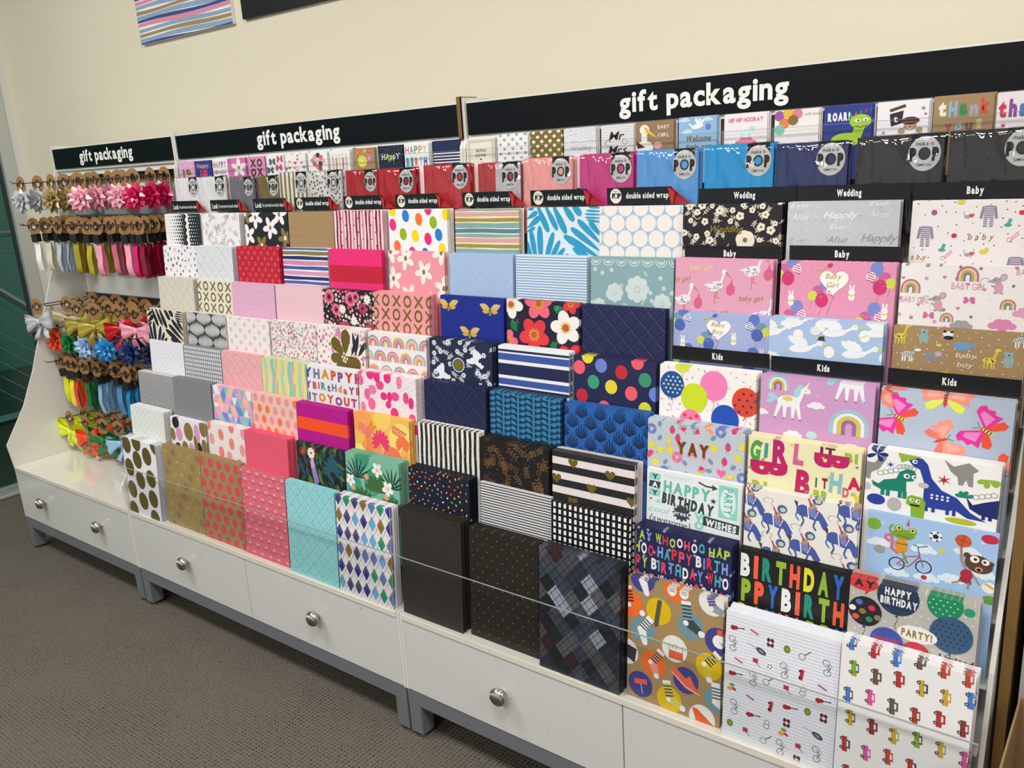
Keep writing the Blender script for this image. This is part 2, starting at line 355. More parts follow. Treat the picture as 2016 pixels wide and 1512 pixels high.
@pt(1, 1, WH, 3, 'white wrap with black halftone dots thickening to solid black')
def _(c):
    y = -.2; i = 0
    while y < c.H:
        for k in range(13):
            x = .6 + k * 1.22; r = .09 + .62 * (k / 8.0) ** 1.3 if k < 9 else 0
            if r: c.e(x + .6 * (i % 2), y, min(r * .95, .74), K, n=8)
        y += 1.02; i += 1
    c.L(); c.R(12.6, -c.top, 7, c.H + 1, '26282e'); c.L(); y = -.2; i = 0
    while y < c.H:
        for k in range(6):
            x = 12.4 + k * 1.22 + .6 * (i % 2); r = .42 - .075 * k
            c.P([(x - r, y), (x, y - r), (x + r, y), (x, y + r)], WH)
        y += 1.02; i += 1
@pt(1, 2, 'efecee', 3, 'white wrap with fine grey line drawings of leaves and flowers')
def _(c):
    g = 'a39c9e'
    scat(c, 46, lambda x, y: sprig(c, x, y, c.r.uniform(1.6, 2.8), c.r.uniform(0, 360), g, .05, .75, 3), 1.5)
    scat(c, 16, lambda x, y: (c.ring(x, y, .75, .68, g, n=12), c.L(), c.e(x, y, .3, 'c9bfa8')), 2.4)
@pt(1, 3, '26262a', 3, 'black wrap with large white daisies and gold flowers')
def _(c):
    daisies(c, ['f4f2f4'], ['8b7a43'], [(5, 1.4, 20), (11.4, 4.3, 100), (1.3, 6.4, 40), (15.6, .6, 60), (13.0, 12, 10)], 3.1)
    daisies(c, ['8b7a43'], ['f4f2f4'], [(7.2, 9.3, 90), (17.6, 7.2, 30), (.4, .4, 60), (17.8, 13, 20)], 2.9)
@pt(1, 4, KR, 4, 'plain kraft wrap with faint raised lines')
def _(c): c.hs([(None, 1.9), ('9c7e54', .07)], .6, .05)
@pt(1, 5, 'f0dcdf', 5, 'wavy striped wrap in pink, white and burgundy with gold spots')
def _(c):
    c.vs([('e59aa8', .85), ('f4eef0', .5), ('8e1f42', .75), ('f4eef0', .35), ('e08a9a', .3), ('a02b50', .6), ('f4eef0', .5)], .1); c.L(); dotgrid(c, 3.3, 1.75, .24, ['7d6a3c*'])
@pt(1, 6, 'f4f3f2', 4, 'white wrap with big blobs in pink, blue, orange, lime and yellow')
def _(c):
    for x, y, k in ((1.3, 3.6, 0), (5.7, 1.5, 1), (10, 2.3, 2), (14.6, 3.1, 3), (4.7, 5.9, 3), (8.7, 6.3, 4), (12.8, 7.0, 0), (2.6, 8.9, 2), (17.2, 9.4, 4), (7.6, 10.4, 0), (11.8, 10.6, 1), (16.2, 6, 1), (1.2, .1, 4), (13, -.1, 0), (18.6, 1.2, 4), (4.8, 12.6, 1)):
        c.e(x, y, 1.15, ['f0287d', '2d7fd4', 'f9743d', '93b51c', 'f2dc14'][k], 1.5, -12)
@pt(1, 7, 'efe9d6', 5, 'painted stripe wrap in pink, mustard, sage and teal')
def _(c): c.hs([('8fa9a4', .75), ('efe9d6', .22), ('dfa49c', 1.0), ('efe9d6', .35), ('a3913f', .85), ('efe9d6', .25), ('83a9a8', 1.15), ('f1f0ea', .15), ('5a8592', .95), ('efe9d6', .25)], None, .07)
@pt(1, 8, 'd9e6ef', 2, 'pale blue wrap with sprays of bright blue petals')
def _(c): petals(c, '2f9ac4')
@pt(1, 9, 'a9c2d8', 2, 'light blue wrap packed with large cream circles')
def _(c):
    for x, y in c.grid(3.55, 3.05, .5, -1.0, .35): c.e(x, y, 1.68, 'efe8e2', n=26)
@pt(1, 10, '241c22', 4, 'black wrap with cream blossoms and the word Wedding in gold')
def _(c):
    cr = 'e8dfcc'; c.r.seed(5)
    scat(c, 60, lambda x, y: None if abs(x - 8.5) < 3.6 and abs(y - 4.6) < 1.1 else sprig(c, x, y, c.r.uniform(.8, 1.5), c.r.uniform(0, 360), cr, .08, .55, 3), 1.0, 10)
    scat(c, 34, lambda x, y: None if abs(x - 8.5) < 3.4 and abs(y - 4.6) < 1.1 else c.fl(x, y, c.r.uniform(.5, .85), cr, '5b5040', 5, .75, c.r.uniform(0, 70)), 1.35, 10)
    for x, y in ((3, 2), (16.5, 8.6), (5.5, 9.5)): c.ring(x, y, .8, .68, cr, 30, 330, 10)
    c.L(); c.fl(12.4, 6.6, 1.8, cr, '7a6a4c', 6, .9, 15); c.L(); c.tx(5.2, 3.9, 1.25, 'Wedding', 'a58a3d*', .015, 6.6, slant=.35)
@pt(1, 11, 'c3c4c8', 4, 'silver grey wrap scripted Happily Ever After')
def _(c):
    for x, y, h, t, col, w in ((.5, .2, .9, 'Ever', 'f0f0f4', 3.3), (.8, 2.3, 1.3, 'After', 'eef0f8', 3), (6.4, 1.9, 1.4, 'Happily', 'f4f4fa', 5.6), (14, 2.0, 1.2, 'After', 'dcdce2', 3.5), (7.6, 4.6, 1, 'Ever', 'eeeef2', 2.6), (7.3, 6.9, 1.4, 'After', '8f8f96', 3.4), (13, 6.4, 1.6, 'Happily', '8a8a92', 5.6), (14, .1, .8, 'Ever', 'f0f0f4', 3), (.5, 7.3, 1, 'Ever', 'aeaeb5', 3)):
        c.tx(x, y, h, t, col, .0, w, slant=.35)
    scat(c, 50, lambda x, y: c.ring(x, y, .5, .43, c.r.choice(['e6e6ea', 'a4a4ab', 'eeeef4']), c.r.uniform(0, 200), c.r.uniform(220, 330), 7), 1.1, 11)
@pt(1, 12, 'f2ebea', 2, 'cream baby wrap with grey striped sleepsuits, socks, pins and apples')
def _(c):
    def suit(x, y):
        g = '8f8ba0'; c.R(x - .7, y, 1.4, 1.9, g); c.R(x - .7, y + 1.8, .55, 1.5, g); c.R(x + .15, y + 1.8, .55, 1.5, g); c.R(x - 1.15, y + .1, .42, 1.9, g, 10); c.R(x + .73, y + .1, .42, 1.9, g, -10); c.L()
        for k in range(9): c.R(x - .7, y + .3 + k * .33, 1.4, .1, 'e8e3e6')
    scat(c, 60, lambda x, y: c.e(x, y, .13, c.r.choice(['b5486a', '6f9fb0', 'd9a13c', '7d6c9c', 'c9584c']), n=6), 1.1, 11)
    suit(11.3, .9); suit(2.3, 4.1); suit(15.6, 8.8)
    c.tx(8.6, 5.2, 1.0, 'b a b y', 'a3873d*', .01, 3.6, slant=.25); c.tx(-.6, 8.6, .9, 'b a b y', 'a3873d*', .01, 3.2, slant=.25)
    for x, y in ((14.4, 6.2), (5.2, 9.2)): c.ring(x, y, .35, .25, 'e07fa0'); c.ln([(x + .2, y - .2), (x + 1.2, y - 1.3)], .12, 'e07fa0'); c.ln([(x + .3, y + .1), (x + 1.35, y - 1.0)], .1, 'e07fa0')
    for x, y in ((14, 2.9), (4.9, 6.9), (17.6, 3.2)): c.R(x, y, .5, .9, '5aa5a5', 20); c.e(x + .05, y + 1, .55, '5aa5a5', .28)
    for x, y in ((15.8, 2.0), (6.6, 5.6)): c.e(x, y, .42, 'c8334a', .38)
    for x, y in ((3.4, 1.9), (17.6, 7.5)): c.e(x, y, .45, '9a5f8c'); c.L(); c.P([(x - .4, y), (x, y - .42), (x, y)], 'c8334a')
    for x, y in ((11, 8.1), (7.2, .3)): c.e(x, y, .6, 'dfcf52', .4); c.e(x + .45, y - .45, .28, 'dfcf52')
    for x, y in ((8.3, 2.6), (8.8, 8.6)): c.e(x, y, .5, 'a9a4b5', .3); c.ln([(x - .4, y), (x - .6, y - .9)], .12, 'a9a4b5'); c.ht(x + .6, y - .2, .4, 'd0584c')

@pt(2, 1, 'f1eef4', 2, 'white terrazzo wrap with scattered navy, gold and pink chips')
def _(c):
    scat(c, 80, lambda x, y: c.P([(x + c.r.uniform(.2, .6) * cos(a), y + c.r.uniform(.3, .75) * sin(a)) for a in (0, 1.3, 2.6, 4, 5.2)], c.r.choice(['23273c', '23273c', '8a7540', 'dba7bd', '6a6670'])), 1.7)
@pt(2, 2, 'dfe2e6', 4, 'pale grey embossed wrap with tiny silver studs', 'quilt')
def _(c): dotgrid(c, 5.2, 2.7, .13, ['3a3a40'], n=6)
@pt(2, 3, 'c11f36', 4, 'red wrap with small pink outlined blossoms')
def _(c):
    for x, y in c.grid(2.9, 1.55, .5): c.ring(x, y, .52, .34, 'f07d8d', n=5)
@pt(2, 4, 'f2f0f2', 3, 'brushed stripe wrap in blue, gold, navy, pink and white')
def _(c): c.hs([('5565a8', .85), ('f2f0f2', .3), ('8e7b48', 1.0), ('f2f0f2', .35), ('2a3170', .95), ('f2f0f2', .3), ('d58db0', 1.15), ('f2f0f2', .3), ('4a5aa5', .95), ('f2f0f2', .4), ('d79bc0', 1.1), ('f2f0f2', .35), ('2a3170', .9), ('f2f0f2', .35)], None, .06)
@pt(2, 5, 'ee2f78', 2, 'hot pink wrap with one broad red band')
def _(c): c.R(0, 4.1, 20, 4.3, 'c81f3c')
@pt(2, 6, 'ee9aa6', 4, 'coral pink wrap with big white daisies and gold centres')
def _(c): daisies(c, ['f5efe9'], ['8a7a3d'], [(6, 1.8, 30), (12.1, 5.0, 100), (1.5, 6.9, 50), (18, .2, 20), (6.9, 11.0, 80), (18.6, 8.7, 130), (13.4, 12.6, 0), (.8, .2, 0)], 2.9)
@pt(2, 7, 'a8bfe0', 3, 'powder blue wrap with tiny white dots')
def _(c): dotgrid(c, 2.9, 1.4, .11, ['f0f5fa'], n=6)
@pt(2, 8, 'dfe8f0', 3, 'white wrap with fine light blue pinstripes')
def _(c): c.hs([('86a9d0', .28), ('dfe8f0', .3)])
@pt(2, 9, '8aabb2', 3, 'grey teal wrap with pale lace flowers and a lace border')
def _(c):
    p = 'cfdcdc'
    for x in range(0, 20, 3):
        c.ring(x + 1.2, .4, 1.35, 1.15, p, 180, 360, 10); c.ring(x + 1.2, .4, .85, .6, p, 180, 360, 8); c.e(x + 1.2, .9, .3, p, n=8)
    for x, y, R in ((11, 6.2, 2.7), (5.8, 7.1, 2.0), (16.6, 8.8, 2.0), (2.1, 9.8, 1.5)): c.fl(x, y, R, p, '9ab6bc', 8, .62); c.L(); c.e(x, y, R * .2, p)
    scat(c, 26, lambda x, y: c.fl(x, y, .5, p, None, 5, .6) if y > 2.4 and abs(x - 10) > 3.4 else sprig(c, x, y, 1.1, c.r.uniform(0, 360), p, .1, .5, 3) if y > 2.4 else None, 1.4)
@pt(2, 10, 'e3a2bb', 4, 'pink wrap with floral storks carrying bundles, lettered baby girl')
def _(c):
    dotgrid(c, 1.5, 1.5, .07, ['f2c9d8'], n=5)
    def stork(x, y, m=1):
        c.L(); c.e(x, y, 1.5, 'eee8ee', .95, -15 * m); c.P([(x - 1.4 * m, y + .1), (x - 2.4 * m, y - .1), (x - 1.1 * m, y - .7)], 'eee8ee'); c.ln([(x + 1.0 * m, y - .5), (x + 1.5 * m, y - 2.0), (x + 1.6 * m, y - 2.5)], .45, 'eee8ee'); c.e(x + 1.7 * m, y - 2.7, .5, 'f3eef2')
        c.P([(x + 2.0 * m, y - 2.9), (x + 3.3 * m, y - 1.4), (x + 1.9 * m, y - 2.5)], 'c9785a'); c.ln([(x, y + .8), (x - .1, y + 3.3)], .13, 'c9785a'); c.ln([(x + .4, y + .8), (x + .2, y + 2), (x + .9, y + 2.1)], .13, 'c9785a')
        c.e(x + 3.0 * m, y + .5, .85, 'd8638c', 1.1, 10); c.P([(x + 3.2 * m, y - 1.5), (x + 2.7 * m, y - .2), (x + 3.4 * m, y - .2)], 'd8638c'); c.L()
        for k in range(22): c.e(x + c.r.uniform(-1.2, 1.1), y + c.r.uniform(-.6, .6), .12, c.r.choice(['b46a8a', '6d7aa0', '9c5c70']), n=5)
    stork(8.2, 5.0); stork(1.8, 7.8); stork(15.2, 2.0); stork(17.5, 10)
    for x, y in ((3, 1.0), (12.8, 6.5), (6.2, 9.4), (-1.5, 3.4)): c.tx(x, y, 1.0, 'baby girl', 'b59442*' if y > 2 else 'efd98c', .0, 4.4, slant=.3, rot=-2)
@pt(2, 11, 'e596b5', 3, 'pink wrap with balloons, bunnies and a heart lettered Baby Girl')
def _(c): balls_baby(c, 0, ['c9639a', '7e8bc9', 'd3d64e', 'd0376f'], 'Girl')
@pt(2, 12, 'f3edec', 2, 'cream wrap with mice, rainbows and clouds, lettered BABY GIRL')
def _(c):
    scat(c, 40, lambda x, y: c.r.choice([lambda: c.e(x, y, .3, c.r.choice(['e0a0c0', '9a979b'])), lambda: c.ht(x, y, .3, 'e070a0'), lambda: c.st(x, y, .35, '6a6470'), lambda: c.e(x, y, .08, 'c9a0b8')])(), 1.7, 11)
    R = ['b9737f', 'e9cc9a', 'c9a54e', '7b7f86']; c.L()
    for x, y, s in ((1.6, 3.9, 1.5), (9.8, 1.7, 1.6), (15.7, 6.1, 1.1), (7.3, 8.6, 1.0)): c.L(); rain(c, x, y, s, R, .5)
    for x, y in ((13.9, 2.2), (5.6, 5.4)): c.P([(x - 1.1, y + .2), (x - .2, y - .55), (x + .6, y - .3), (x + .6, y + .4), (x - .2, y + .5)], 'aaa5ac'); c.e(x + .85, y - .5, .5, 'aaa5ac', .6, 30); c.e(x + .85, y - .5, .32, 'e2b0c0', .4, 30); c.e(x - 1.1, y + .2, .13, 'd8708c'); c.e(x - .3, y - .05, .09, K, n=5); c.e(x + .3, y + 1.1, .65, 'e2a0b4', .8); c.e(x - .1, y + 1.9, .3, 'aaa5ac', .15); c.e(x + .7, y + 1.9, .3, 'aaa5ac', .15); c.e(x - .5, y + .9, .35, 'aaa5ac', .15, 30); c.ring(x - 1.6, y + .4, .8, .72, 'a29ca4', 0, 250, 8)
    for x, y, s, q in ((15.2, 9.2, 1.3, 'dd8bb5'), (9.5, 9.6, 1.1, 'a8a3a6'), (18.2, 7.2, 1.2, 'e3a3c4')): c.L(); cloud(c, x, y, s, q)
    c.L(); c.tx(7.6, 2.7, 1.1, 'BABY GIRL', 'd890a8', .0, 4.9); c.tx(.2, 5.2, 1.0, 'BABY GIRL', 'd890a8', .0, 4.3); c.tx(16.4, .3, 1.0, 'BABY GIRL', 'd890a8', .0, 4.9)
    for x, y in ((10.3, 5.5), (4.6, 8.2)):
        for k in (30, 150, 200, -20): c.drop(x, y, .9, .6, -k, 'd86f9c')

@pt(3, 1, 'd9d3c6', 5, 'oatmeal coloured wrap with sparse tiny studs', 'quilt')
def _(c): dotgrid(c, 5.4, 3.0, .11, ['3c3834'], n=6)
@pt(3, 2, 'e9e2d2', 4, 'cream wrap printed with gold brushed XOXO')
def _(c): xoxo(c, '9c8248*', 2.6)
@pt(3, 3, 'e3b0cc', 2, 'lilac pink wrap with small grey specks')
def _(c):
    for x, y in c.grid(2.6, 1.2, .5): c.e(x, y, .14, '8f7590' if c.r.random() < .6 else 'f3dfec', n=5)
@pt(3, 4, 'eebbcb', 3, 'pale pink wrap with hairline white pinstripes')
def _(c): c.hs([('f4d5de', .17), (None, .24)])
@pt(3, 5, '2a1a20', 6, 'black wrap crowded with pink and white painted flowers')
def _(c):
    florets(c, 170, ['e87f9c', 'f0b3c2', 'f1ece8', 'cf4a73', 'f3f0ee'], (.25, .6), .85, ['2a1a20', '8a3550', 'e0b060'])
    scat(c, 40, lambda x, y: c.lf(x, y, 1.1, .35, c.r.uniform(0, 360), c.r.choice(['5f6b3a', '3f5a44', '7a7440'])), 1.3)
    for x, y, R in ((2.5, 1.8, 1.8), (10.5, 2.0, 1.9), (5, 5, 1.5), (12.4, 1.4, 1.3), (1, 10.5, 1.7), (17.3, 9.5, 1.6), (14.8, 4.2, 1.4), (8.4, 9.3, 1.5)):
        c.L(); c.fl(x, y, R, c.r.choice(['d8517c', 'e8799a', 'b5345f']), None, 7, 1.0); c.L(); c.e(x, y, R * .6, 'c03b68'); c.L(); c.e(x, y, R * .3, '2a1a20')
    for x, y in ((7.4, 4.8), (16.6, 1.8), (11.5, 7.5)): c.L(); c.fl(x, y, 1.3, 'f3f0ee', 'c9cdb8', 9, .35)
@pt(3, 6, 'ef9da0', 7, 'salmon pink wrap printed with gold brushed XOXO')
def _(c): xoxo(c, '9a7c3c*', 2.7)
@pt(3, 7, '1c2c8c', 2, 'royal blue wrap with three gold bees')
def _(c):
    def bee(x, y):
        for s in (-1, 1): c.lf(x, y + .3, 3.3, 1.5, 270 + s * 68, 'dcb96e', 8); c.lf(x, y + .5, 2.3, 1.1, 270 + s * 96, 'cfa95a', 6)
        c.L(); c.e(x, y + .9, .42, '4c4a1e', .85); c.e(x, y - .05, .3, '6a6a20'); c.L()
        for k in range(3): c.R(x - .33, y + .6 + k * .36, .66, .15, 'd8c452')
    bee(2.6, 2.0); bee(15.1, 2.4); bee(8.9, 8.0); bee(2.6, 13.4)
@pt(3, 8, '231f38', 2, 'navy wrap with big red, pink and white poppies and green leaves')
def _(c):
    for x, y, a in ((13.7, 1.2, 20), (2.5, 4.8, 60), (13.8, 8.8, 90), (17.8, 4.2, 20)): c.lf(x - 1.3, y, 3.0, 1.9, a, '147a45'); c.L(); [c.e(x + c.r.uniform(-.9, .9), y + c.r.uniform(-.5, .7), .07, 'bfe0c4', n=5) for k in range(18)]
    for x, y, R, q, a in ((1.2, 1.2, 3.4, 'f1eee8', 10), (8.6, .6, 3.9, 'ee6a7e', 50), (7.4, 7.8, 4.2, 'e03a42', 20), (15.6, 5.6, 4.0, 'f1eee8', 40), (.2, 9.8, 2.9, 'ee6a7e', 0), (16.9, .2, 2.4, 'e03a42', 0), (17, 12.8, 4, 'e03a42', 10)):
        c.L()
        for k in range(5): t = rad(a + 72 * k); c.e(x + R * .52 * cos(t), y + R * .52 * sin(t), R * .46, q, R * .36, a + 72 * k, 14)
        c.L(); c.st(x, y, R * .42, 'e8a24a', 14, .5); c.L(); c.e(x, y, R * .2, 'b5652c')
@pt(3, 9, '232750', 2, 'dark navy diamond-embossed wrap, third tier', 'quilt')
def _(c): dotgrid(c, 5.2, 2.6, .1, ['161a3a'], n=6)
@pt(3, 10, 'a9b4dd', 4, 'periwinkle wrap with blue balloons, bunnies and a heart lettered Baby Boy')
def _(c): balls_baby(c, 0, ['6f9ba8', '5d79c6', 'd3dc5a', '4f69b8'], 'Boy')
@pt(3, 11, 'a9c1e4', 5, 'sky blue wrap with white storks, one in a top hat')
def _(c):
    w = 'eceff4'
    def bird(x, y, m=1, hat=0):
        c.L(); c.e(x, y, 2.0, w, .85, -8 * m); c.ln([(x + 1.5 * m, y - .2), (x + 3.0 * m, y - 1.2)], .55, w); c.e(x + 3.3 * m, y - 1.3, .55, w); c.P([(x + 3.7 * m, y - 1.5), (x + 5.1 * m, y - 1.2), (x + 3.7 * m, y - 1.1)], 'd5dc4e')
        for k in range(5): c.drop(x - .3 * m, y - .2, 2.9 - .25 * k, 1.0, -90 - m * (38 - k * 22), w)
        c.ln([(x - 1.6 * m, y + .5), (x - 3.1 * m, y + 1.3)], .14, 'd5dc4e'); c.e(x + 4.9 * m, y + .3, .9, 'f2efe9', 1.2); c.L(); c.e(x + 3.4 * m, y - 1.4, .08, K, n=5)
        if hat: c.R(x + 2.8 * m, y - 2.1, 1.4, .2, '3a3a40'); c.R(x + 3.0 * m, y - 2.8, 1.0, .8, '3a3a40')
    bird(5.6, 6.0, 1, 1); bird(14.6, 6.3); bird(11.2, 2.3); bird(.2, 3.0); bird(3.9, .9); bird(1.2, 9.8); bird(18.2, 1.8)
    c.L(); c.e(8.0, 2.2, .9, 'e4e6ea')
@pt(3, 12, KR, 4, 'kraft wrap with giraffes, zebras and elephants, lettered baby boy')
def _(c):
    dotgrid(c, 1.9, 1.35, .13, ['efe3c4', 'efe3c4', 'd9c48e'], j=.3, n=6)
    def gir(x, y, q='e6cf4e'):
        c.L(); c.e(x, y, .95, q, .55); c.ln([(x + .6, y), (x + .9, y - 2.0)], .4, q); c.e(x + 1.1, y - 2.1, .45, q, .3); [c.R(x + d, y + .3, .18, 1.3, q) for d in (-.75, -.3, .25, .6)]; c.L(); [c.e(x + c.r.uniform(-.7, .8), y + c.r.uniform(-.3, .3), .12, '5a4020', n=5) for k in range(9)]; [c.e(x + .75, y - .5 - k * .4, .1, '5a4020', n=5) for k in range(4)]
    def zeb(x, y):
        c.L(); c.e(x, y, 1.0, 'f0eeea', .55); c.ln([(x + .7, y - .1), (x + 1.3, y - 1.0)], .5, 'f0eeea'); c.e(x + 1.6, y - 1.0, .45, 'f0eeea', .28); [c.R(x + d, y + .3, .22, 1.2, 'f0eeea') for d in (-.8, -.4, .3, .65)]; c.L()
        for k in range(8): c.R(x - .85 + k * .24, y - .45, .09, .9, K, 10)
        for k in range(3): c.R(x + .8 + k * .2, y - .9, .08, .5, K, -30)
    def ele(x, y, q='8f8f9b'):
        c.L(); c.e(x, y, 1.15, q, .8); c.e(x + 1.2, y - .4, .65, q); [c.R(x + d, y + .4, .35, 1.0, q) for d in (-.9, -.3, .5)]; c.ln([(x + 1.7, y - .4), (x + 2.2, y - 1.0), (x + 2.1, y - 1.4)], .2, q); c.L(); c.e(x + .9, y - .4, .5, 'd9a8b0', .55)
    def bear(x, y):
        q = '8fb3ae'; c.L(); c.e(x, y, .75, q, .95); c.e(x, y - 1.2, .6, q, .5); c.e(x - .45, y - 1.6, .2, q); c.e(x + .45, y - 1.6, .2, q); c.R(x - .6, y + .7, .35, .6, q); c.R(x + .25, y + .7, .35, .6, q); c.L(); c.e(x, y - 1.1, .14, K)
    gir(1.0, 2.0); gir(14.2, 5.6); zeb(2.3, 5.6); zeb(14.6, 10.2); zeb(18.2, 1.2); ele(6.0, 5.5); ele(17.4, 9.8, '9a93a0'); bear(4.6, 2.0); bear(16.8, 5.4)
    c.L(); c.e(8.1, 1.0, .8, 'f0eeea', .6); c.e(7.6, .5, .25, K); c.e(8.6, .5, .25, K); c.e(8.2, 1.7, .7, K, .4)
    c.e(10.2, 3.2, 1.3, '6fa0d0', .8); c.P([(11.3, 3.0), (12.3, 2.3), (12.1, 3.4)], '6fa0d0')
    c.e(8.2, 9.3, .9, 'd9a83a'); c.e(9.5, 9.6, 1.0, 'e0bb4e', .6); c.L(); c.e(8.2, 9.3, .5, 'efd27a')
    c.tx(9.4, 4.4, 1.0, 'baby', 'f0ead8', .0, 2.9, slant=.2); c.tx(9.7, 6.3, 1.0, 'boy', 'f0ead8', .0, 2.2, slant=.2); c.ht(11.2, 9.2, .3, 'd58fae'); c.e(6.9, 3.3, .4, 'e6d44e', .3)

@pt(4, 1, 'e3dbc6', 4, 'cream wrap with sprays of black petals')
def _(c): petals(c, '25242c')
@pt(4, 2, 'ece9e8', 3, 'white wrap with nested black line ogee shapes')
def _(c):
    for i in range(-1, 5):
        for j in range(-1, 4):
            x0, y0 = 7.6 * i + 1.0 + (3.8 if j % 2 else 0), 3.6 * j + 1.4
            for k in range(9):
                a = 3.7 - k * .43
                for s in (-1, 1): c.ln([(x0 + s * a * (.5 + .5 * cos(pi * t / 5)), y0 + 3.6 * t / 5) for t in range(-5, 6)], .1, '44464a')
@pt(4, 3, 'f0ebe8', 2, 'white wrap with small pink outlined blossoms')
def _(c):
    for x, y in c.grid(4.3, 1.75, .5): c.ring(x, y, .62, .36, 'e09aa8', n=6)
@pt(4, 4, 'efe8e6', 3, 'white wrap strewn with tiny pink and teal garden flowers')
def _(c):
    scat(c, 120, lambda x, y: c.lf(x, y, .8, .25, c.r.uniform(0, 360), c.r.choice(['6f9a9a', '4f6a70', '8ba888']), 4), .9)
    florets(c, 170, ['dc7f9c', 'e8a8b8', 'b8567c', '7d9ca8', 'd8687c'], (.3, .55), .85, ['f4ecd8'])
@pt(4, 5, 'f0e8e4', 5, 'cream wrap with one large gold flower among pink and black foliage')
def _(c):
    florets(c, 90, ['d9628c', 'b8405c', 'e8a0c0', '9c2c48'], (.25, .5), 1.0, ['f4ecd8'])
    scat(c, 14, lambda x, y: c.drop(x, y, 2.0, 1.0, c.r.uniform(0, 360), 'dc86b4'), 3)
    c.L(); [c.lf(13.6 + d, 7.0, 6.4, 1.3, a, '2a2a33') for d, a in ((0, -60), (1.5, -75), (2.0, -100), (2.6, -50))]; c.L(); c.drop(9.4, 1.8 + 1.5, 3.4, 1.8, -100, 'd888b0'); c.L()
    for a, L, w in ((-85, 7.0, 3.6), (-140, 6.6, 3.4), (170, 5.8, 2.8), (25, 6.4, 4.0), (70, 5.6, 4.4), (120, 5, 4)): c.drop(11.2, 7.3, L, w, a, '8a7536*')
    c.L(); [c.e(10.8 + dx, 6.6 + dy, .32, 'f0e8cc', .42) for dx, dy in ((0, 0), (.9, .2), (-.6, .9), (.3, 1.1), (1.2, 1.3), (.5, 2.1), (-.2, 1.8))]
@pt(4, 6, 'efeaea', 5, 'white wrap printed with rows of pastel rainbows')
def _(c):
    S = [['7f94c0', 'e8c84e', 'd8628c', 'efa0b4'], ['e07a94', 'f0b0a0', '7f9cc0', 'e8c84e'], ['e8c24e', 'e8909c', '8fb0c4', 'd8628c'], ['8fb0c4', 'efc0c8', 'e8c84e', 'e07a94']]; i = 0
    for j in range(4):
        for k in range(6): c.L(); rain(c, 1.6 + k * 4.3 - (2.1 if j % 2 else 0), 2.7 + j * 3.6, 2.0, S[(i + j) % 4], .35); i += 1
@pt(4, 7, '262b47', 5, 'navy wrap with white doves, leaves and a gold sun')
def _(c):
    w = 'dfe4ee'
    scat(c, 34, lambda x, y: sprig(c, x, y, 1.9, c.r.uniform(0, 360), w, .09, .75, 4) if (x - 9) ** 2 + (y - 6.2) ** 2 > 6 else None, 1.6)
    scat(c, 26, lambda x, y: c.fl(x, y, .7, w, '262b47', 6, .6) if (x - 9) ** 2 + (y - 6.2) ** 2 > 6 else None, 2.0)
    c.L(); c.e(9, 6.2, 2.3, '262b47'); c.L(); c.st(9, 6.2, 2.0, 'cdd3e0', 18, .86); c.L(); c.e(9, 6.2, 1.55, '262b47'); c.L(); c.e(9, 6.2, 1.35, '9c8438*')
    for x, y, m in ((13.6, 4.6, 1), (4.4, 9.3, -1)):
        c.L(); c.e(x, y, 2.0, '262b47', 1.6); c.L(); c.e(x, y, 1.7, 'eaeef5', .85, -20 * m); c.e(x - 1.6 * m, y + .3, .55, 'eaeef5'); c.P([(x + 1 * m, y), (x + 3.1 * m, y + 1.2), (x + 2.4 * m, y + 2), (x + .4 * m, y + .8)], 'eaeef5')
        for k in range(5): c.drop(x, y, 2.9, .8, -90 + m * (5 + 14 * k), 'eaeef5')
@pt(4, 8, 'eef0f4', 4, 'nautical striped wrap in navy, blue and white')
def _(c): c.hs([('eef0f4', 1.2), ('23294f', .5), ('eef0f4', .35), ('4058a4', 1.5), ('eef0f4', .75), ('23294f', 2.6), ('eef0f4', .7), ('4058a4', 1.4), ('eef0f4', .4), ('23294f', .7)], -.5)
@pt(4, 9, '25284f', 5, 'navy wrap with big dots in red, coral, green, yellow and blue')
def _(c):
    for x, y, q in ((1.4, 2.5, 'f0606e'), (6.6, 1.7, '6b84d0'), (11.3, 2.6, 'c42a3c'), (16.6, 3.6, '3f9070'), (4.8, 5.2, '3f9a78'), (9, 5.8, 'e8d43a'), (13.6, 6.6, 'f0606e'), (2.1, 8.3, 'c42a3c'), (16.7, 9.4, 'd8dc3e'), (7.4, 10.2, 'f0606e'), (12, 11, '6b84d0'), (3.4, .1, 'e8dc3a'), (14.9, .3, 'f0606e'), (18.9, 6.2, '6b84d0')): c.e(x, y, 1.4, q, 1.45)
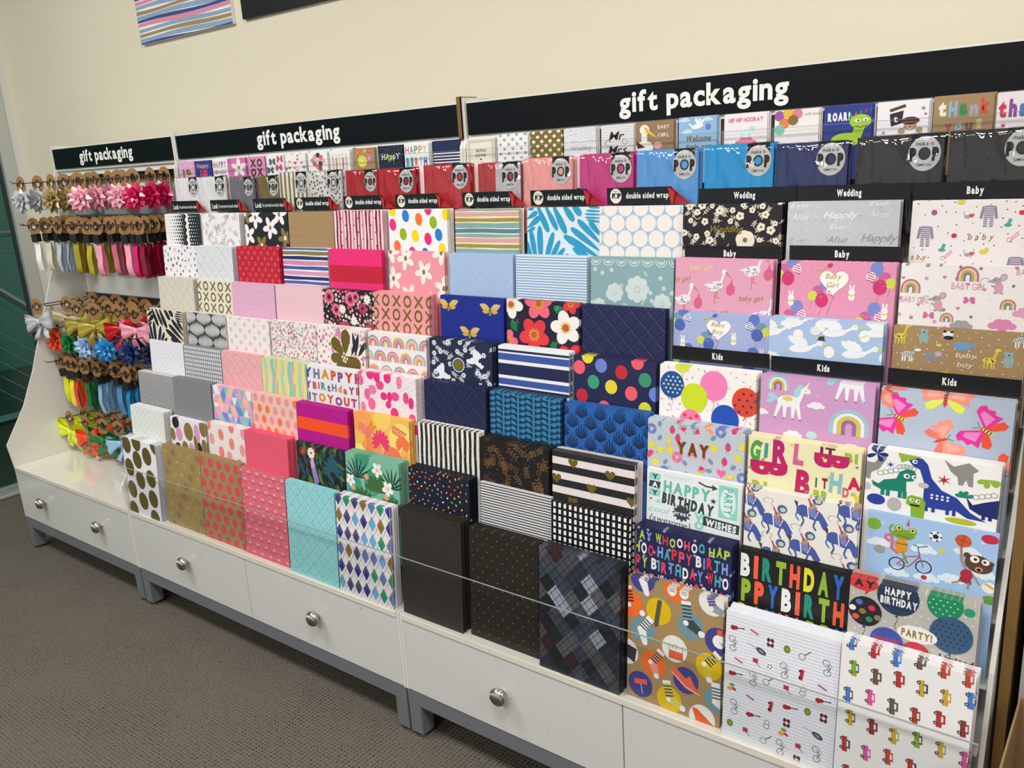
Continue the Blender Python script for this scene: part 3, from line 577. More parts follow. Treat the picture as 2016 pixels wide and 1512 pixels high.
@pt(4, 10, 'f4efee', 5, 'white kids wrap with patterned party balloons and confetti')
def _(c):
    scat(c, 70, lambda x, y: c.R(x, y, .16, .5, c.r.choice(['e04a2c', '2448a0', 'f07cb8', '9cc23c', 'e8b43c', 'c8304c']), c.r.uniform(0, 180)), 1.2, 11)
    ball(c, 2.6, 4.0, 2.5, '1f4fa8', 'b07ac8'); c.L(); [c.e(x, y, .22, 'd3e25a') for x, y in c.grid(.95, .8, .5, .4, 1.6) if (x - 2.6) ** 2 + ((y - 4) / 1.1) ** 2 < 4.6]
    ball(c, 11.0, 3.3, 2.7, 'f382bb', 'e05a48'); ball(c, 7.2, 6.2, 2.7, 'cede2c', 'b0642c'); ball(c, 17.2, 5.8, 2.6, 'e04a26', 'f0a23c'); c.L(); [c.e(x, y, .3, '3b3a8c', n=8) for x, y in c.grid(1.5, 1.2, .5, 14.5, 3) if (x - 17.2) ** 2 + ((y - 5.8) / 1.1) ** 2 < 5]
    ball(c, 13.4, 9.8, 2.7, '1f52b4', None); ball(c, 4.6, -.4, 1.6, 'd6e24a', '3f7a48'); ball(c, 6.6, 11.2, 2.3, 'f07cb0', None); c.L(); [c.e(5.4 + k * 1.2, 9.9 + (k % 2) * .6, .4, 'e04a26') for k in range(3)]
@pt(4, 11, 'cf9cc9', 5, 'lilac kids wrap with white unicorns and rainbows')
def _(c):
    scat(c, 40, lambda x, y: c.e(x, y, .07, 'f0e2f0', n=5), 1.3, 12)
    def uni(x, y):
        w = 'f1eef0'; b = 'a6d4dc'; c.L(); c.e(x - 2.8, y - .6, 1.0, b, .6, 30); c.e(x - 3.3, y + .3, .7, b, .45, -20); c.e(x, y, 2.0, w, 1.15); [c.P([(x + d, y + .4), (x + d + .9, y + .4), (x + d + .6 + q, y + 3.4), (x + d + .2 + q, y + 3.4)], w) for d, q in ((-1.9, -.8), (-1.1, .1), (.4, 0), (1.0, .7))]
        c.P([(x + .8, y), (x + 1.9, y + .3), (x + 2.7, y - 2.2), (x + 1.7, y - 2.4)], w); c.e(x + 2.8, y - 2.4, .95, w, .55, 20); c.L(); c.e(x + 1.4, y - 1.9, .55, b, 1.1, 15); c.e(x + 1.9, y - 3.0, .5, b, .5); c.P([(x + 2.5, y - 2.9), (x + 3.0, y - 2.8), (x + 3.5, y - 4.3)], 'f4f0dc'); c.e(x - .2, y - .5, .9, 'd8cf5a', .5); c.L(); c.e(x + 2.9, y - 2.4, .1, K); [c.R(x + d, y + 3.3, .4, .35, '9a8c98') for d in (-2.5, -.9, .6, 1.9)]
    uni(5.0, 4.6); uni(15.2, -.2)
    for x, y, R in ((15.2, 8.0, 3.2), (3.0, 1.6, 1.9)): c.L(); rain(c, x, y, R, ['9fc8d2', 'ecebe6', 'd3c93c', '9f6aa4'], .55)
    for x, y, s in ((9.7, 5.0, 1.0), (6, 11.2, 1.1), (15.8, 12.2, 1.1), (.2, 7.4, .9)): c.L(); cloud(c, x, y, s, 'efe8f0')
    c.L(); c.e(9.2, 10.7, .9, 'b8dce0', .8); c.ring(17.6, 3.1, .6, .4, 'b8d4ec', 90, 290, 10); c.st(9.9, 2.9, .3, 'e6d06a')
@pt(4, 12, 'b7c3d6', 3, 'pale blue kids wrap with large neon pink and orange butterflies')
def _(c):
    def bf(x, y, a, A, B, C, D, s=1):
        ca, sa = cos(rad(a)), sin(rad(a)); T = lambda P: [(x + (u * ca - v * sa) * s, y + (u * sa + v * ca) * s) for u, v in P]
        for m in (-1, 1):
            c.L(); c.C(T([(.2, m * .2), (-.6, m * 3.4), (.6, m * 3.2), (1.0, m * 3.9), (1.9, m * 3.5), (2.6, m * 4.0), (3.3, m * 3.3), (3.2, m * 2.2), (.8, m * .3)][::1]), A); c.L()
            c.C(T([(.6, m * .6), (.3, m * 2.6), (1.4, m * 2.8), (2.4, m * 2.9), (2.5, m * 2.1)]), B); c.L(); c.C(T([(-.2, m * .2), (-1.0, m * .8), (-1.9, m * 1.7), (-2.0, m * 2.6), (-1.0, m * 2.9), (-.3, m * 2.0), (.2, m * .3)]), C)
        c.L(); P = [(1.3 * cos(2 * pi * k / 14), .3 * sin(2 * pi * k / 14)) for k in range(14)]; c.P(T(P), D); c.L(); [c.P(T([(d, -.28), (d + .2, -.28), (d + .2, .28), (d, .28)]), '6a5a20') for d in (-.7, -.2, .3, .8)]; [c.ln(T([(1.2, 0), (2.1, m * .7)]), .08, '6a5a20') for m in (-1, 1)]
    bf(3.1, 5.1, 205, 'ef35a0', 'f48ccc', 'f6543e', 'e6e05a', .95); bf(15.6, 5.6, 208, 'ef35a0', 'f48ccc', 'f6543e', 'e6e05a', .95); bf(9.5, 1.0, -88, 'fa9a84', 'fbb4a4', 'e8ef5c', 'e8406c', 1.0)
    bf(9.3, 8.2, -25, 'fb9a88', 'fbada0', 'fb7a66', 'e8624a', .85); bf(17.4, 11.8, 50, 'fb9a88', 'fbada0', 'f6543e', 'e8406c', .9); bf(1.0, .2, 30, 'fb8a78', 'fbada0', 'fb7a66', 'e8624a', .7)

@pt(5, 1, 'eceaf2', 3, 'white wrap with tiny black dots, fifth tier')
def _(c): dotgrid(c, 2.4, 1.05, .13, ['3a3a46'], n=6)
@pt(5, 2, '868992', 3, 'grey wrap with rows of small white bars')
def _(c):
    for x, y in c.grid(.98, 1.28, 0): c.R(x, y, .58, .9, 'eceaee', c.r.uniform(-4, 4))
@pt(5, 3, 'efb0b6', 2, 'rose pink embossed wrap with tiny studs', 'quilt')
def _(c): dotgrid(c, 5.6, 2.8, .13, ['5a3a40'], n=6)
@pt(5, 4, 'd9e0b4', 7, 'marbled pastel wrap in yellow, mint and pink')
def _(c):
    c.vs([('e8dc82', 1.6), ('9fd6c0', 1.1), ('f0c29a', .7), ('e8e08e', 1.2), ('8ccab8', 1.5), ('f0a8b0', .8), ('8fb8a8', .4)], .35)
@pt(5, 5, 'eceaee', 3, 'white wrap lettered HAPPY BIRTHDAY in patterned capitals')
def _(c):
    Q = ['4a5f9a', 'd06030', 'c03a70', '7a80a0', '8a4a90', '3f9a9a', 'd89a30', 'c84a3a']
    for y, h, T, x0, b in ((.9, 2.6, 'YHAPPYHA', -1.2, .06), (4.7, 2.0, 'YBiRtHdaYBi', -.8, .05), (8.0, 2.2, 'ITOYOUTO', .2, .06)):
        x = x0
        for k, ch in enumerate(T): x += c.tx(x, y + .15 * sin(k * 2), h, ch, Q[(k * 3 + int(y)) % 8], b) + .42
@pt(5, 6, 'f3e6ea', 6, 'white wrap with hot pink watercolour blots and black specks')
def _(c):
    scat(c, 26, lambda x, y: c.e(x, y, c.r.uniform(.8, 1.4), c.r.choice(['ee4f94', 'f47fb0', 'f06aa4', 'ee2f84']), c.r.uniform(.9, 1.6)), 1.7)
    scat(c, 240, lambda x, y: c.e(x, y, .1, '3a2430', n=5), .5)
@pt(5, 7, '24284c', 4, 'dark navy diamond-embossed wrap, fifth tier', 'quilt')
def _(c): dotgrid(c, 5.2, 2.6, .1, ['14183a'], n=6)
@pt(5, 8, '25315a', 5, 'navy wrap with columns of teal seed pods')
def _(c):
    q = '2f86ac'
    for i, x in enumerate((-.4, 3.8, 7.9, 12.0, 16.2, 20.2)):
        c.ln([(x + (i % 2) * .1, -.4), (x, c.H)], .45, q)
        for k in range(11):
            y = .1 + k * 1.25
            for m in (-1, 1): c.ln([(x, y + .6), (x + m * 1.0, y + .25)], .28, q); c.e(x + m * 1.35, y + .1 + .25 * (m > 0), .68, q, .42, -18 * m, 12)
@pt(5, 9, '2a62ae', 5, 'mid blue wrap with navy art deco fans')
def _(c):
    for x, y in c.grid(4.4, 2.2, .5, -.3, 1.0):
        for k in range(-4, 5): c.drop(x, y + 1.7, 3.3 - abs(k) * .34, .26, -90 + k * 14, '16284e')
@pt(5, 10, 'c3cad4', 6, 'grey blue candy wrap with sweets, melon slices and the word YAY')
def _(c):
    def melon(x, y, a):
        P = [(x + 1.0 * cos(rad(a + t)), y + 1.0 * sin(rad(a + t))) for t in range(-45, 46, 15)] ; c.P([(x, y)] + P, 'e8466e'); c.ring(x, y, 1.35, 1.15, '8aa4b4', -a - 45, -a + 45, 6); c.L(); [c.e(x + .6 * cos(rad(a + t)), y + .6 * sin(rad(a + t)), .07, '3a2030', n=5) for t in (-25, 0, 25)]
    def donut(x, y): q = c.r.choice(['6f7fc8', 'f26f94']); c.ring(x, y, 1.05, .4, q, n=14); c.L(); [c.e(x + .72 * cos(k), y + .72 * sin(k), .07, 'f4e8d0', n=4) for k in range(0, 18, 2)]
    def berry(x, y): c.e(x, y, .55, 'e23f74', .75); c.L(); c.st(x, y - .65, .4, '6a7a9c')
    def sweet(x, y):
        a = c.r.uniform(0, 360); u, v = cos(rad(a)), sin(rad(a)); q = c.r.choice(['f79a6c', 'f58a78', 'e0d45a']); [c.P([(x, y), (x + m * (1.2 * u - .4 * v), y + m * (1.2 * v + .4 * u)), (x + m * (1.2 * u + .4 * v), y + m * (1.2 * v - .4 * u))], q) for m in (-1, 1)]; c.L(); c.e(x, y, .7, q, .45, a); c.L(); c.R(x - .1, y - .4, .2, .8, 'f4d0b0', a + 30)
    F = [melon, donut, berry, sweet, 0, 1, 2]
    def one(x, y):
        if 5.6 < x < 12.4 and 3.4 < y < 6.6: return
        k = c.r.randrange(7)
        if k == 0: melon(x, y, c.r.uniform(0, 360))
        elif k < 4: (donut, berry, sweet)[k - 1](x, y)
        elif k == 4: c.ht(x, y, .95, c.r.choice(['f2709c', 'e84a7c'])); c.L(); c.e(x - .3, y - .2, .09, K, n=5); c.e(x + .3, y - .2, .09, K, n=5)
        elif k == 5: c.st(x, y, .95, 'e8dc4a', 5, .6)
        else: c.e(x, y, .6, '7d95b4', .4, c.r.uniform(0, 180))
    scat(c, 75, one, 1.75, 12); scat(c, 40, lambda x, y: c.e(x, y, .12, c.r.choice(['e84a7c', '4a5a80', 'f79a6c']), n=5), 1.5, 12)
    c.L(); c.tx(5.75, 3.75, 2.35, 'YAY', 'f07f9c', .09, 6.9); c.L(); c.tx(6.0, 3.6, 2.2, 'YAY', '8a5a2c*', .07, 6.5)
@pt(5, 11, 'ece6bb', 8, 'cream wrap with big magenta, green and teal letters spelling GIRL BIRTHDAY')
def _(c):
    for x, y, h, t, q, w, r_ in ((.5, .8, 4.4, 'G', '4fa048', 2.0, 4), (2.9, 1.2, 3.2, 'I', '3f9a94', .8, 2), (4.3, .1, 5.4, 'R', 'b8246c', 3.0, 0), (8.0, .3, 4.4, 'L', 'dc5f94', 2.0, 2), (8.6, 6.0, 5.6, 'B', 'c02460', 2.7, 2), (14.2, 5.4, 4.2, 'H', '8abcc8', 2.2, 2), (12.9, 7.0, 2.2, 'T', '8a2458', 1.0, 0), (11.8, 7.0, 2.2, 'i', '3f6a6c', .4, 0), (16.9, 5.8, 2.6, 'A', 'c82450', 2.3, -3), (16.3, 8.3, 2.0, 'D', 'd8587c', 1.1, 0), (17.7, 9.0, 3.3, 'Y', 'e3c83c', 2.1, 0), (.9, 10.2, 2, 'RI', 'a8b83c', 2.8, 0), (11.6, 9.9, 1.8, 'BR', 'a0b83c', 2.6, 0), (12.3, .1, 1.6, 'IT', '7a2450', 2.6, 0), (16.3, .6, 2.0, 'BI', '9cb83c', 2.2, 0)):
        c.tx(x, y, h, t, q, .055, w, rot=r_)
    c.tx(6.9, 5.4, 6.0, 'B', 'c02460', .06, 3.6, rot=90); c.tx(17.0, 1.5, 5.2, 'B', 'c02460', .06, 3.4, rot=90)
    scat(c, 16, lambda x, y: c.st(x, y, .5, c.r.choice(['d8c848', 'b82c64', '6ab0bc']), 6, .25), 3)
@pt(5, 12, 'f0eeec', 6, 'white wrap with blue, green and grey cartoon dinosaurs')
def _(c):
    B = '2c3f9a'; G = '16806a'; gy = '8f8c8a'
    def legs(x, y, q, D=(0, .9, 2.2, 3.0)): [c.R(x + d, y, .6, 1.5, q) for d in D]
    def eye(x, y, r=.5): c.L(); c.e(x, y, r, 'f4f2f0'); c.L(); c.e(x + .08, y, r * .45, K)
    c.C([(6.2, 1.3), (7.0, .5), (8.2, .6), (9.0, 1.6), (9.7, 4.2), (11.2, 6.2), (13.4, 7.2), (15.4, 9.6), (17.6, 10.9), (15.0, 10.8), (13.2, 9.6), (12.4, 10), (9.4, 10.0), (8.7, 8.4), (8.7, 5.4), (7.9, 2.8), (6.9, 2.3)], B); c.R(9.0, 9.5, .5, 1.3, B); c.R(10, 9.5, .5, 1.3, B); c.R(12.0, 9.3, .5, 1.5, B); c.R(12.9, 9.3, .5, 1.5, B); eye(7.1, 1.4, .4); c.L(); [c.e(9.9 + k % 4 * .75, 7.4 + k // 4 * .6, .22, 'e8ecf4', n=7) for k in range(8)]
    c.L(); [c.ring(2.2 + k * .75, 4.7 - k * .35, .5, .42, '5a5a5c', n=8) for k in range(4)]; [c.ring(5 + k * .5, 2.6 + .12 * abs(k - 2), .45, .38, '5a5a5c', n=8) for k in range(5)]
    c.L(); c.C([(.9, 6.4), (2.0, 6.9), (2.8, 5.9), (4.6, 5.3), (5.0, 3.9), (6.0, 3.1), (7.2, 3.3), (7.6, 4.4), (7.0, 5.4), (6.1, 5.6), (6.2, 7.8), (2.4, 8.0), (1.2, 7.4)], G); legs(2.4, 7.6, G, (0, .8, 2.6, 3.3)); eye(6.1, 4.5, .48); eye(7.2, 4.5, .4)
    c.L(); c.C([(6.4, 8.6), (7.0, 8.1), (8.6, 8.3), (9.1, 9.2), (9.0, 13), (7.2, 13), (7.0, 10.4), (6.3, 10.0)], '86b02c'); eye(7.1, 9.1, .36); eye(8.0, 9.2, .36); c.L(); c.R(6.9, 9.9, 1.4, .35, K)
    c.L(); c.C([(-1, 2.6), (1.2, 2.8), (2.6, .4), (3.0, 1.6), (1.9, 4.0), (.8, 4.8), (.7, 6.2), (.2, 6.2), (-1, 5)], gy)
    c.L(); c.C([(11.2, .1), (12.2, 2.2), (13.2, 3.1), (13.4, 4.6), (14.0, 4.6), (14.4, 3.4), (14.8, 4.6), (15.4, 4.6), (15.3, 2.0), (16.0, 1.3), (14.6, .1), (12.6, 1.2)], gy)
    c.L(); [c.ring(15.9 + k * .8, 6.4 - k * .3, .5, .42, '5a5a5c', n=8) for k in range(4)]; c.L(); c.C([(14.6, 6.6), (15.6, 8.0), (17.0, 7.2), (19.2, 6.2), (19.2, 10), (16.6, 9.7), (15.2, 8.8)], '1f2c6c'); c.R(16.9, 9.2, .5, 1.3, '1f2c6c'); c.R(17.8, 9.2, .5, 1.3, '1f2c6c')
    c.L(); c.st(3.6, 2.7, .75, '2c3f9a', 6, .25); c.st(11.4, 4.1, 1.1, 'b82c34', 6, .28); [c.drop(14.4, 6.9, 1.4, .7, a, '168a70') for a in (-160, -120, -80, -30)]; [c.drop(17.4, 2.7, 1.7, .9, a, '94b43c') for a in (150, 100, 40, 20)]
    [c.drop(1.5, .9, 1.7, .8, a, '20307c') for a in (-120, -60, 0, 60, 150)]; c.P([(4.6, .1), (8, .3), (6, 1.4), (5.2, 1.9)], '94b43c'); c.e(1.8, 10.2, 1.4, '2c3f9a', 1.1); c.e(4.6, 10.6, 1.1, 'b8b4b0', 1.4); c.e(8.6, 5.8, .8, 'c4c0bc', .55); c.e(.3, 7.8, .6, 'c4c0bc', .8); c.e(14.2, 11.6, 2.2, 'b0bc2c', .6)

@pt(6, 1, 'e3e1e2', 4, 'white and charcoal herringbone wrap')
def _(c):
    y = -.4; i = 0
    while y < c.H:
        for k in range(25): x = k * .8; c.P([(x, y + (.35 if k % 2 else 0)), (x + .78, y + (0 if k % 2 else .35)), (x + .78, y + .26 + (0 if k % 2 else .35)), (x, y + .26 + (.35 if k % 2 else 0))], '4c4b4f')
        y += .52
@pt(6, 2, '85878b', 4, 'plain mid grey wrap')
def _(c): pass
@pt(6, 3, 'efc9d4', 4, 'pastel wrap of pink, peach, mint and blue triangles')
def _(c):
    Q = ['f0a8c0', 'f7c4a8', '8fc4c0', '8fa6dc', 'f4ecec', 'efb0cc', 'b8a8dc', 'f9d0b0', 'f4f0f0', '6f8fd0']
    for i in range(-1, 9):
        for j in range(-1, 7):
            x, y = i * 2.7 + (1.35 if j % 2 else 0), j * 2.5; c.P([(x, y), (x + 2.7, y), (x + 1.35, y + 2.5)], c.r.choice(Q)); c.P([(x + 2.7, y), (x + 1.35, y + 2.5), (x + 4.05, y + 2.5)], c.r.choice(Q)); c.P([(x + .7, y + 1.2), (x + 2.0, y + 1.2), (x + 1.35, y + 2.5)], c.r.choice(Q)) if c.r.random() < .2 else None
@pt(6, 4, 'f0c4bb', 5, 'blush wrap with spaced coral and orange dots')
def _(c):
    for x, y in c.grid(3.4, 2.9, .5, 1.6, .9): c.e(x, y, .98, c.r.choice(['f0949a', 'f0949a', 'ee9a9c', 'f6823c']), 1.15)
@pt(6, 5, 'b8168c', 4, 'magenta wrap with a broad orange band')
def _(c): c.R(0, 3.7, 20, 3.3, 'f8522a')
@pt(6, 6, 'f9c05c', 6, 'orange and yellow tropical wrap with pink monstera leaves')
def _(c):
    for x, y, r, q in ((3, 2, 3.4, 'fba85a'), (10, .6, 3, 'fbd468'), (16, 5, 4, 'fbe27a'), (6, 9, 3.6, 'fb9a5c'), (13, 10.5, 3.4, 'fa7a5a'), (1, 11, 3, 'fbe27a')): c.L(); c.e(x, y, r, q)
    for x, y, a, q in ((3.5, 6.5, -50, 'f08a3a'), (1, 2.6, 30, 'f2788c'), (12.5, 2.2, 20, 'ee6a5a'), (16.5, 10, -70, 'fb9a50'), (4.5, 12, -80, 'f08a3a')): c.L(); sprig(c, x, y, 4.6, a, q, .12, 1.6, 6)
    for x, y, R, q in ((9.2, 5.4, 3.0, 'ee3f74'), (16.6, 5.0, 2.2, 'fa7a4a')):
        for k in range(11): c.L(); c.drop(x, y + 1.4, R * (1.15 - .03 * abs(k - 5)), .95, -90 + (k - 5) * 24, q)
    c.L(); [c.lf(9, 13.5, 5.4, .4, -90 + k * 13, 'f8b8a0') for k in range(-5, 6)]
@pt(6, 7, 'ecebe6', 9, 'black and white wavy vertical stripe wrap with gold spots')
def _(c): c.vs([('28282a', .78), (None, .72)], .07); c.L(); dotgrid(c, 3.0, 1.9, .3, ['8a7636*'], .5)
@pt(6, 8, '1f1b1c', 7, 'black wrap with bronze engraved leaves')
def _(c):
    q = '8f6c4c*'; scat(c, 34, lambda x, y: sprig(c, x, y, c.r.uniform(2.4, 3.6), c.r.uniform(0, 360), q, .06, 1.0, 4), 2.2)
    scat(c, 12, lambda x, y: (c.ring(x, y, .7, .6, q, n=10), c.ring(x, y, .4, .3, q, n=8)), 3.6); scat(c, 30, lambda x, y: c.e(x, y, .14, 'a08060*', n=6), 1.6)
@pt(6, 9, 'e9dfdf', 6, 'black and blush horizontal stripe wrap with gold hearts')
def _(c):
    c.hs([('27272a', 1.55), (None, 1.5)], -.4); c.L()
    for x, y in ((5.0, 1.9), (13.6, 2.9), (1.0, 5.6), (9.4, 6.4), (18.4, 7.4), (5.0, 10), (13.8, 11)): c.ht(x, y, 1.15, '8d7a35*')
@pt(6, 10, 'e9eeee', 3, 'white and mint wrap lettered HAPPY BIRTHDAY, PARTY and WISHES')
def _(c):
    M = '8fd8ca'; D = '39464a'
    for k, ch in enumerate('YAY'): c.P([(.6, .8 + k * 1.85), (2.9, .9 + k * 1.85), (2.7, 2.5 + k * 1.85), (.4, 2.3 + k * 1.85)], D if k == 1 else M); c.L(); c.tx(1.1, 1.1 + k * 1.85, 1.1, ch, 'f0f4f2' if k == 1 else D, .05)
    c.tx(3.6, .5, .9, 'hooray!', 'b4e4da', .0, 5.0, slant=.3); c.tx(3.6, 2.1, 2.5, 'HAPPY', '6fc0b0', .05, 9.6, rot=2); c.L(); c.tx(3.4, 4.9, 2.3, 'BIRTHDAY', D, .07, 10.6, rot=5)
    c.L(); c.R(14.6, .8, 3.6, 7.2, M); c.L(); c.e(16.4, 4.4, 1.5, 'dff2ee', 3.2); c.L(); c.tx(17.3, 1.3, 1.6, 'PARTY', '5cb4a4', .02, 5.8, rot=90)
    c.ln([(10.6, 1.1), (12, 1.7), (13.8, 1.7)], .35, D); c.P([(13.3, 1.1), (14.4, 1.8), (13.3, 2.4)], D); c.st(13.6, 4.7, .7, D); c.st(.9, 6.9, .35, D); c.st(2.5, 7.2, .8, 'a5dcd2', 8, .3)
    c.tx(.4, 8.4, 1.4, 'cool', M, .0, 4, slant=.3); c.tx(.6, 10.4, 1.4, '{awesome}', D, .0, 8.6, slant=.2, rot=3); c.L(); c.st(7.4, 8.9, 2.0, D, 12, .7); c.L(); c.tx(5.9, 8.4, 1.0, 'great', 'f0f4f2', .02, 3.0)
    c.tx(9.9, 8.0, 1.8, 'W', M, .06); c.tx(10, 10, 1.6, 'O', M, .06); c.R(11.7, 8.6, 7.0, 2.1, D, 4); c.L(); c.tx(12.3, 8.8, 1.5, 'WISHES', 'f0f4f2', .05, 6, rot=4)
@pt(6, 11, 'ebe8e0', 3, 'cream wrap with cowboys lassoing on blue horses')
def _(c):
    b = '4c5da4'
    def rider(x, y):
        c.L(); c.e(x - 1.3, y + .4, 1.15, b, 1.05); c.e(x + .3, y + .7, 1.8, b, 1.0, 12); c.P([(x + .7, y), (x + 2.0, y + .6), (x + 3.0, y + 2.2), (x + 1.9, y + 2.6), (x + 1.2, y + 1.4)], b); c.e(x + 2.3, y + 2.5, .75, b, .45, 60)
        c.ln([(x - 1.6, y + 1), (x - 1.1, y + 2.2), (x - 1.5, y + 3.2)], .3, b); c.ln([(x + .9, y + 1.4), (x + .5, y + 2.8), (x + 1, y + 3.5)], .3, b); c.ln([(x - 2.2, y + .5), (x - 2.5, y + 1.5), (x - 1.9, y + 2.3)], .22, b)
        c.L(); c.ln([(x - .6, y - .5), (x - .3, y + 1.6)], .2, 'efeef4'); c.ln([(x + 1.2, y + .1), (x + .7, y + 1.4)], .16, 'efeef4'); c.R(x - .3, y - 1.2, 1.0, 1.5, 'b39c84'); c.e(x + .4, y + .5, .6, '7a86c0', .8); c.ln([(x + .1, y - .6), (x - .5, y - 1.9)], .25, 'b03a3c'); c.ln([(x + .8, y - .6), (x + .9, y + .6)], .2, 'b03a3c')
        c.L(); c.e(x + 1.0, y - 1.8, .85, b, .75); c.L(); c.e(x + 1.1, y - 1.7, .5, 'c9cfa0', .42); c.ring(x - 1.5, y - 2.9, .9, .82, '6a6a66', -60, 250, 12, .6); c.ln([(x - .9, y - 2.4), (x - .5, y - 1.9)], .07, '6a6a66'); c.P([(x - 2.9, y - 1.2), (x - 2.2, y - 1.0), (x - 2.3, y + .2)], '5a3a3c')
    for x, y in ((5.6, 4.6), (11.4, 1.9), (.7, 1.6), (10.5, 8.3), (16.6, 5.6), (.3, 6.4), (5.6, 10.8), (17.5, 12), (18.2, .6)): rider(x, y)
@pt(6, 12, 'a3c3e8', 4, 'sky blue wrap with a bicycling frog and a basketball animal')
def _(c):
    [cloud(c, x, y, 1.3, 'dfe9f4') for x, y in ((8.8, 5.6), (15, 4.4), (2, 6.0), (9.5, 10.8), (17.5, 8), (13, 10), (5, 11))]
    scat(c, 24, lambda x, y: c.st(x, y, c.r.uniform(.15, .5), 'eef4fa', 8, .2), 2)
    c.L(); c.ring(3.4, 4.5, .75, .3, 'd0708c'); c.ln([(4.1, 4.8), (3.9, 6.4), (5.0, 7.2)], .5, 'd0708c'); c.e(5.4, 5.6, 1.0, 'e8922c', 1.4); c.R(4.6, 5.1, 1.7, .3, '5a8a4c'); c.L(); c.e(5.6, 3.4, 1.7, '7fa030', .95); c.e(4.8, 2.4, .65, '7fa030'); c.e(6.9, 2.5, .65, '7fa030'); c.L(); c.e(4.8, 2.3, .42, 'd8e06a'); c.e(6.9, 2.4, .42, 'd8e06a'); c.L(); c.e(4.85, 2.3, .2, K); c.e(6.9, 2.4, .2, K); c.ln([(4.6, 3.7), (6.6, 3.9)], .1, '3f5a1c'); c.ln([(4.0, 4.2), (3.4, 2.6), (3.9, 1.8)], .3, '7fa030'); c.P([(5.8, 1.6), (6.4, 1.8), (6.3, .3)], 'c05a8c')
    c.ring(4.9, 9.2, 1.25, 1.05, '2c2c34'); c.ring(8.9, 8.8, 1.25, 1.05, '2c2c34'); c.ln([(4.9, 9.2), (6.4, 7.4), (8.2, 6.9), (8.9, 8.8)], .16, 'c0506c'); c.ln([(4.9, 9.2), (6.7, 9.3), (8.2, 7)], .16, 'c0506c'); c.ln([(8.2, 6.9), (7.9, 5.2), (7.2, 4.9)], .16, '5a6a8c'); c.ln([(7.9, 5.2), (9.3, 4.7)], .16, '5a6a8c'); c.ln([(5.6, 6.6), (6.5, 8.8)], .35, '7fa030')
    c.L(); c.e(10.3, 2.6, .95, 'f2f2f4'); c.L(); c.st(10.3, 2.6, .5, '22242c', 5, .8); c.L(); [c.e(10.3 + .78 * cos(k * 1.256), 2.6 + .78 * sin(k * 1.256), .18, '22242c', n=6) for k in range(5)]
    c.e(14.2, 2.4, 1.15, 'cc5a2c'); c.L(); c.ln([(13.1, 2.2), (15.3, 2.7)], .07, '5a2a14'); c.ln([(14.4, 1.3), (14, 3.5)], .07, '5a2a14')
    c.ln([(14.0, 3.5), (14.2, 6), (14.9, 7.4)], .4, 'a08a78'); c.e(15.1, 8.4, .9, 'b02c3c', 1.0); c.P([(14.3, 8.9), (15.7, 9.1), (15.9, 10.1), (14.0, 9.9)], 'a8283a'); c.ln([(14.4, 9.8), (13.1, 10.5)], .3, 'a08a78'); c.ln([(15.5, 9.9), (15.4, 11)], .3, 'a08a78'); c.ln([(15.9, 8), (17, 9.9)], .25, 'a08a78'); c.L(); c.e(16.6, 6.1, 2.0, '5c4030', 1.6, 15); c.e(14.9, 4.8, .5, '5c4030'); c.e(18.3, 5.6, .4, '5c4030'); c.L(); c.e(16.0, 5.3, .65, 'f4f0e8'); c.e(17.5, 5.5, .55, 'f4f0e8'); c.L(); c.e(16.1, 5.3, .25, K); c.e(17.4, 5.5, .22, K); c.e(16.7, 7.0, .55, 'c0a088', .45); c.L(); c.e(16.7, 7.1, .3, '3a1410', .3)
    c.e(1.0, 2.4, 1.1, '7fae3c'); c.e(2.1, 7.1, .9, '9a9a9e', .8); c.e(11.3, 5.0, .45, 'd8cf3a'); c.e(9.1, 10.7, .45, 'c0304c'); c.e(18.3, 10.0, 1.0, 'eceae0'); c.L(); c.R(17.6, 9.5, 1.4, .35, 'e0a22c', 30); c.e(17.8, 1.2, 1.2, 'c0304c', .8); c.e(18.6, 12.2, 1.2, '6a9a3c', .8)

@pt(7, 1, 'e9ece7', 7, 'white wrap with small dark dots, seventh tier')
def _(c): dotgrid(c, 2.6, 1.15, .15, ['40444a'], n=6)
@pt(7, 2, 'eeeaec', 5, 'white wrap with overlapping black, gold and pink painted shapes')
def _(c):
    for x, y, r, q, ry in ((3, 1.6, 1.9, '22222a', 1.9), (1, 5.5, 1.3, '8a7540', 2.0), (4.5, 5.0, 1.7, 'e29ac8', 2.2), (9.8, 3.6, 2.4, '8a7540', 2.8), (14.3, 3.5, 1.5, 'e29ac8', 2.8), (17.6, 1.6, 1.8, '8a7540', 2.6), (7.4, 9.0, 1.7, '8a7540', 2.2), (11, 9.8, 1.5, 'e29ac8', 3), (3.4, 9.2, 1.5, '22222a', 1.4), (15.3, 8.6, 1.3, '22222a', 2.6), (17.8, 7, 1.4, '8a7540', 2.2), (13.4, 7.2, 1.0, '8a7540', 3)): c.L(); c.e(x, y, r, q, ry, -10)
@pt(7, 3, 'f1e6e3', 6, 'white wrap with large coral and rose dots')
def _(c):
    for x, y, q in ((1.6, 4.9, 0), (6.5, 3.0, 1), (11.6, 5.0, 1), (16.6, 6.2, 0), (6.2, 8.2, 1), (10.2, 9.0, 0), (15.0, 10.6, 1), (3.4, 10.9, 0), (.3, .6, 1), (17.6, 1.2, 0), (11.8, .2, 1)): c.e(x, y, 1.3, ['f0a0a8', 'f5857e'][q], 1.7, -8)
@pt(7, 4, 'ee5f78', 5, 'plain coral pink leather-grain wrap', 'leather')
def _(c): pass
